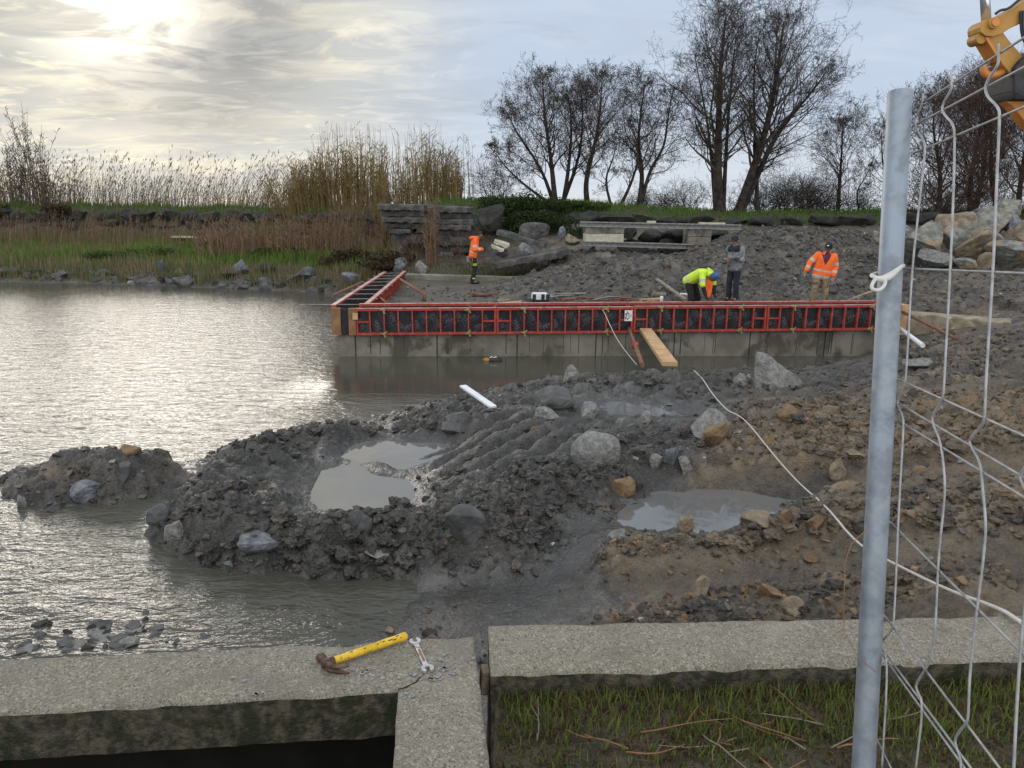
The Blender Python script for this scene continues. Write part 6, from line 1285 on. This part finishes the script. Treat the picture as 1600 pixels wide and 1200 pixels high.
dk = lambda R: (lambda v: (.125*v, .098*v, .075*v))(R.uniform(.5, 1.3))
cane = lambda R: (lambda v, g: (.19*v, (.125+.022*g)*v, .055*v))(R.uniform(.55, 1.35), R.random())
st = lambda mb, nm, lab, mt='stalk': tag(mb.build(nm, M[mt]), lab, 'reeds', kind='stuff')
mb = stalks(1500, (-60, 500), (42.5, 46), None, (.9, 3.2), dk, (.24, .22), .0085, .55, 0, 1, hmul=lambda px: .55+.45*(1 if px < 400 else 1-(px-400)/250)+.08*math.sin(px*.05)); stalks(700, (-60, 560), (42, 46), None, (.5, 1.9), tan, (.2, .2), .009, .3, 1, 2, mb=mb)
st(mb, 'reed_bed', 'tall leaning reeds with dark plumes on the far bank against the sky')
chm = lambda px: (.70+.30*math.sin(min(1, max(0, (px-450)/90))*1.57))*(1 if px < 665 else 1-(px-665)/150)
mb = stalks(460, (452, 600), (38.8, 41.5), None, (1.5, 3.5), cane, (.0, .12), .017, .0, 5, 5, hmul=chm, seg=5); stalks(420, (585, 722), (34, 37), None, (1.4, 3.3), cane, (.0, .10), .016, .0, 5, 6, hmul=chm, seg=5, mb=mb)
stalks(80, (500, 600), (38.8, 41), None, (3.2, 4.5), cane, (.0, .05), .014, 0, 2, 7, mb=mb); stalks(70, (595, 740), (34.5, 37.5), None, (3.0, 4.1), cane, (.0, .05), .013, 0, 2, 8, hmul=lambda px: 1 if px < 690 else .75, mb=mb); stalks(130, (425, 520), (38.5, 41.5), None, (1.4, 3.0), cane, (-.2, .2), .015, 0, 5, 9, mb=mb); st(mb, 'cane_thicket', 'ochre giant cane thicket above the slab stack')
mb = stalks(60, (18, 80), (42, 43.5), None, (2.8, 5.2), dk, (.02, .13), .022, 0, 12, 11, hmul=lambda px: 1.12-abs(px-55)*.013, seg=5); stalks(130, (-60, 130), (41.8, 44), None, (1.2, 2.6), dk, (.05, .25), .016, .1, 6, 12, mb=mb); st(mb, 'cane_clump', 'dark giant cane clump standing above the reeds at left')
mb = stalks(1250, (300, 600), (33.0, 37), None, (.8, 1.75), brown, (.03, .10), .013, .22, 1, 21, hmul=lambda px: min(1, .5+max(0, px-290)/120)*(1 if px < 560 else .8)); stalks(700, (-60, 330), (36, 39.5), None, (.7, 1.6), brown, (.10, .14), .013, .4, 0, 22, mb=mb); stalks(140, (560, 760), (27.6, 30), None, (.5, 1.5), brown, (.1, .35), .010, .05, 1, 23, mb=mb); stalks(60, (664, 684), (27.2, 28.0), None, (1.2, 2.7), brown, (-.02, .06), .010, 0, 2, 24, mb=mb)
st(mb, 'dry_reeds', 'dry brown reeds standing in front of the dark stone wall')
def turf(mb, n, xr, yr, hr, cols, seed, sel=None, wd=.014, lean=.5):
    R = random.Random(seed); xs = np.array([R.uniform(*xr) for _ in range(n)]); ys = np.array([R.uniform(*yr) for _ in range(n)])
    P_ = np.array([PX(a, b, 1.5) for a, b in zip(xs, ys)]); g = ground(P_[:, 0], P_[:, 1], False); cl = fbm(P_[:, 0]*.8, P_[:, 1]*.8, 71+seed, 3)
    for i in range(n):
        if g[0][i] < .06 or g[4][i] < .22+.3*R.random() or (sel and not sel(xs[i], ys[i], g[0][i], R)): continue
        c = cols(R, cl[i], xs[i], ys[i], g[0][i]); blade(mb, (P_[i, 0], P_[i, 1], g[0][i]-.02), R.uniform(*hr)*(1+.6*cl[i]), wd, abs(R.gauss(0, lean)), R.uniform(0, 6.28), c, 2)
    return mb
def gcol(R, c, px, y, z):
    v = R.uniform(.6, 1.4); k = R.random()
    if z < .72: return (.27*v, .20*v, .125*v) if k < .70-c*.5 else (.14*v, .19*v, .055*v)
    if px > 290 and px < 520 and y < 37.5 and z < 1.6: return (.15*v, .225*v, .05*v) if k < .70 else ((.30, .27, .03) if k > .93 else (.05*v, .09*v, .02*v))
    return (.145*v, .215*v, .05*v) if k < .55+c*.6 else (.24*v, .185*v, .10*v)
mb = MB(); turf(mb, 42000, (-60, 600), (27.5, 40), (.14, .46), gcol, 1); turf(mb, 9000, (-60, 600), (40.6, 43), (.10, .32), lambda R, c, px, y, z: (lambda v: (.11*v, .175*v, .038*v) if R.random() < .75 else (.12*v, .09*v, .045*v))(R.uniform(.6, 1.5)), 2)
tag(mb.build('bank_grass', M['leaf']), 'rank green and brown grass covering the far river bank', 'grass', kind='stuff')
mb = MB(); turf(mb, 17000, (585, 1680), (31.0, 35), (.08, .26), lambda R, c, px, y, z: (lambda v: (.10*v, .19*v, .03*v) if R.random() < .8+c*.3 else (.13*v, .11*v, .045*v))(R.uniform(.6, 1.45)), 3); turf(mb, 3500, (560, 870), (25.5, 29), (.05, .16), lambda R, c, px, y, z: (.09, .15, .03) if R.random() < .7 and y < 27 else (.13, .09, .05), 4)
tag(mb.build('berm_grass', M['leaf']), 'short green grass on the bank top behind the mound', 'grass', kind='stuff')
def leafbush(name, c, rad, n, cols, seed, label, ls=.05):
    R = random.Random(seed); mb = MB(); sub = [(np.array([R.gauss(0, .48), R.gauss(0, .4), R.uniform(-.5, .6)]), R.uniform(.3, .55)) for _ in range(16)]
    for i in range(n):
        o, r = R.choice(sub); d = np.array([R.gauss(0, 1), R.gauss(0, 1), R.gauss(0, 1)]); d /= np.linalg.norm(d); q = (o+d*r*R.uniform(.6, 1.05))*rad
        u = np.array([R.gauss(0, 1), R.gauss(0, 1), R.gauss(0, 1)]); u /= np.linalg.norm(u); v = np.cross(u, d); v /= np.linalg.norm(v)+1e-9; s = ls*R.uniform(.6, 1.4)
        mb.add([q-u*s, q+v*s*.6, q+u*s, q-v*s*.6], [(0, 1, 2, 3)], 0, cols(R))
    for i in range(34):
        a = R.uniform(0, 6.28); mb.tube([(R.gauss(0, .3), 0, -rad[2]), (math.cos(a)*rad[0]*.4, math.sin(a)*rad[1]*.4, 0), (math.cos(a)*rad[0]*.9, math.sin(a)*rad[1]*.9, R.uniform(-.2, .7)*rad[2])], [.02, .014, .006], 4, col=(.05, .035, .025))
    o = mb.build(name, M['leaf']); o.location = c; return tag(o, label, 'bush')
gb = lambda R: (lambda v: (.035*v, .052*v, .016*v) if R.random() < .8 else (.06*v, .10*v, .025*v))(R.uniform(.5, 1.4))
q = PX(822, 31.4, 3.05); leafbush('bramble_bush', q, np.array([1.9, 1.0, .85]), 9000, gb, 5, 'large dark bramble bush on the bank behind the left workman')
q = PX(835, 30.5, 2.55); leafbush('bramble_bush', q, np.array([1.7, .7, .7]), 6000, gb, 15, 'dark bramble hanging down the bank behind the tilted slabs')
q = PX(775, 31.9, 3.35); leafbush('bramble_bush', q, np.array([.7, .6, .45]), 2500, gb, 6, 'small dark bramble bush beside the slab stack')
q = PX(905, 32.2, 3.25); leafbush('bramble_bush', q, np.array([1.2, .7, .42]), 3500, lambda R: (lambda v: (.05*v, .095*v, .02*v))(R.uniform(.5, 1.4)), 7, 'bright green low bramble bush right of the large dark one')
for i, (px, y, z, lab) in enumerate(((250, 33.5, 1.0, 'rounded green tussock on the far bank near the slab bench'), (170, 33.2, .9, 'green brown tussock on the far bank at left'), (330, 35.5, 1.3, 'bright green herb clump on the far bank right of the slab bench'), (440, 33.5, 1.1, 'bright green herb clump near the pale bluish boulder'), (545, 31.0, 1.2, 'brown green scrub at the corner of the far bank'), (600, 28.3, 1.3, 'brown scrub below the slab stack'), (90, 40.5, 2.9, 'dark scrub at the foot of the cane clump'), (-10, 40.6, 2.9, 'dark scrub at the left edge of the stone wall'))):
    q = PX(px, y, z); br = i in (4, 5, 6, 7)
    leafbush('shrub', q, np.array([1.0, .7, .42])*(1.0 if i < 4 else .95), 1500, (lambda R: (lambda v: (.085*v, .065*v, .035*v))(R.uniform(.5, 1.4))) if br else (lambda R: (lambda v: (.06*v, .095*v, .022*v))(R.uniform(.5, 1.5))), 40+i, lab, .06)
# ------------------------------------------------------------------ excavator: boom end, stick and bucket show at the top right, the machine stands outside the frame
EY = 11.0
def EP(px, py, o=0.): p = UY(px, py, EY); p[1] += o; return p
ex = empty('excavator', np.array([16.5, 12.5, gz(16.5, 12.5)])); tag(ex, 'yellow excavator arm with a black bucket reaching in above the fence', 'excavator'); eo = np.array(ex.location)
def plate(name, outline, th, mt, o=0., parent=None, bev=.012):
    bm = bmesh.new(); a = [bm.verts.new(EP(px, py, o-th/2)-eo) for px, py in outline]; f = bm.faces.new(a)
    r = bmesh.ops.extrude_face_region(bm, geom=[f]); bmesh.ops.translate(bm, verts=[v for v in r['geom'] if isinstance(v, bmesh.types.BMVert)], vec=(0, th, 0))
    bmesh.ops.recalc_face_normals(bm, faces=bm.faces)
    if bev: bmesh.ops.bevel(bm, geom=list(bm.edges), offset=bev, segments=2, affect='EDGES', profile=.6)
    me = bpy.data.meshes.new(name); bm.to_mesh(me); bm.free(); return link(name, me, M[mt], parent or ex)
def disc(name, px, py, r, y0, y1, mt, parent=None):
    mb = MB(); c = EP(px, py); mb.tube([c-eo+[0, y0, 0], c-eo+[0, y0+.012, 0], c-eo+[0, y1, 0]], [r*.92, r, r], 24); return mb.build(name, M[mt], parent or ex)
bo = plate('boom', [(1521, 46), (1523, 40), (1529, 35), (1555, 28), (1600, 0), (1660, -52), (1760, -130), (1790, -100), (1690, -12), (1612, 28), (1568, 48), (1554, 57), (1542, 61), (1530, 60), (1522, 54)], .30, 'digger')
disc('pin', 1540.5, 41, .075, -.20, .20, 'digger'); disc('pin_cap', 1540.5, 41, .052, -.225, -.19, 'digger2')
disc('pivot_lug', 1527, 62, .075, -.10, .12, 'digger')
sk = plate('stick', [(1532, 60), (1558, 50), (1570, 66), (1592, 92), (1580, 112), (1571, 116), (1560, 104), (1545, 80)], .24, 'digger', .02)
plate('stick_rib', [(1531, 62), (1535, 60), (1556, 95), (1553, 98)], .28, 'digger2', .02, sk, .006)
lk = MB(); lk.tube([c-eo for c in (EP(1550, 88), EP(1546, 97), EP(1542, 106))], .022, 10); lk.build('link_rod', M['rust'], ex)
lk = MB(); pts = smoothpath([EP(*q)-eo for q in ((1538, 104), (1537, 113), (1544, 118), (1556, 117), (1567, 112), (1573, 106))]); lk.tube(pts, [.05]+[.052]*(len(pts)-2)+[.04], 10); lk.build('link_arm', M['digger2'], ex)
plate('bucket', [(1572, 110), (1580, 100), (1600, 82), (1640, 78), (1680, 110), (1684, 150), (1640, 158), (1571, 157), (1570, 148)], .62, 'rubber', .12, None, .03)
plate('bucket_rim', [(1570, 144), (1582, 152), (1640, 156), (1640, 160), (1571, 158)], .66, 'blackc', .12)
plate('lower_bracket', [(1572, 158), (1640, 156), (1660, 215), (1625, 215), (1600, 188), (1582, 165)], .20, 'digger2', .10)
for dx in (0, 3.5):
    hz = MB(); hz.tube(smoothpath([EP(1582+dx, 22, -.17)-eo, EP(1580+dx, 40, -.19)-eo, EP(1582+dx, 62, -.19)-eo, EP(1590+dx, 80, -.2)-eo, EP(1600+dx, 92, -.2)-eo]), .014, 8); hz.build('hose', M['rubber'], ex)
hz = MB(); hz.tube(smoothpath([EP(1543, 27, -.17)-eo, EP(1550, 21, -.18)-eo, EP(1562, 20, -.18)-eo, EP(1580, 4, -.18)-eo, EP(1600, -8, -.18)-eo, EP(1650, -52, -.18)-eo]), .018, 8); hz.build('hose', M['rubber'], ex)
rd = MB(); rd.tube([EP(1541, 33, .0)-eo, EP(1536, -60, .0)-eo], .062, 16); rd.build('cylinder_rod', M['rod'], ex)
rd = MB(); rd.tube([EP(1536, -60, .0)-eo, EP(1528, -200, .0)-eo], .10, 16); rd.build('cylinder', M['digger'], ex)
b = EP(1775, -115)-eo; mb = MB(); mb.beam(b, np.array([.2, -.2, 1.9]), .30, .5, bev=.03); mb.build('boom_foot', M['digger'], ex)
for y in (-1.0, 1.0):
    mb = MB(); mb.tube([(-1.3, y, .35), (1.6, y, .35)], .35, 14); mb.box((.15, y, .35), (2.9, .5, .62), bev=.08); mb.build('track', M['rubber'], ex)
mb = MB(); mb.box((.8, 0, 1.25), (2.6, 2.2, .9), bev=.08); mb.build('upper_body', M['digger'], ex)
mb = MB(); mb.box((.2, .65, 2.1), (1.2, .85, 1.2), bev=.08); mb.build('cab', M['digger'], ex)
mb = MB(); mb.box((.2, .65, 2.2), (1.1, .89, .8), bev=.03); mb.box((.2, .65, 2.2), (1.24, .75, .8), bev=.03); mb.build('cab_window', M['rubber'], ex)
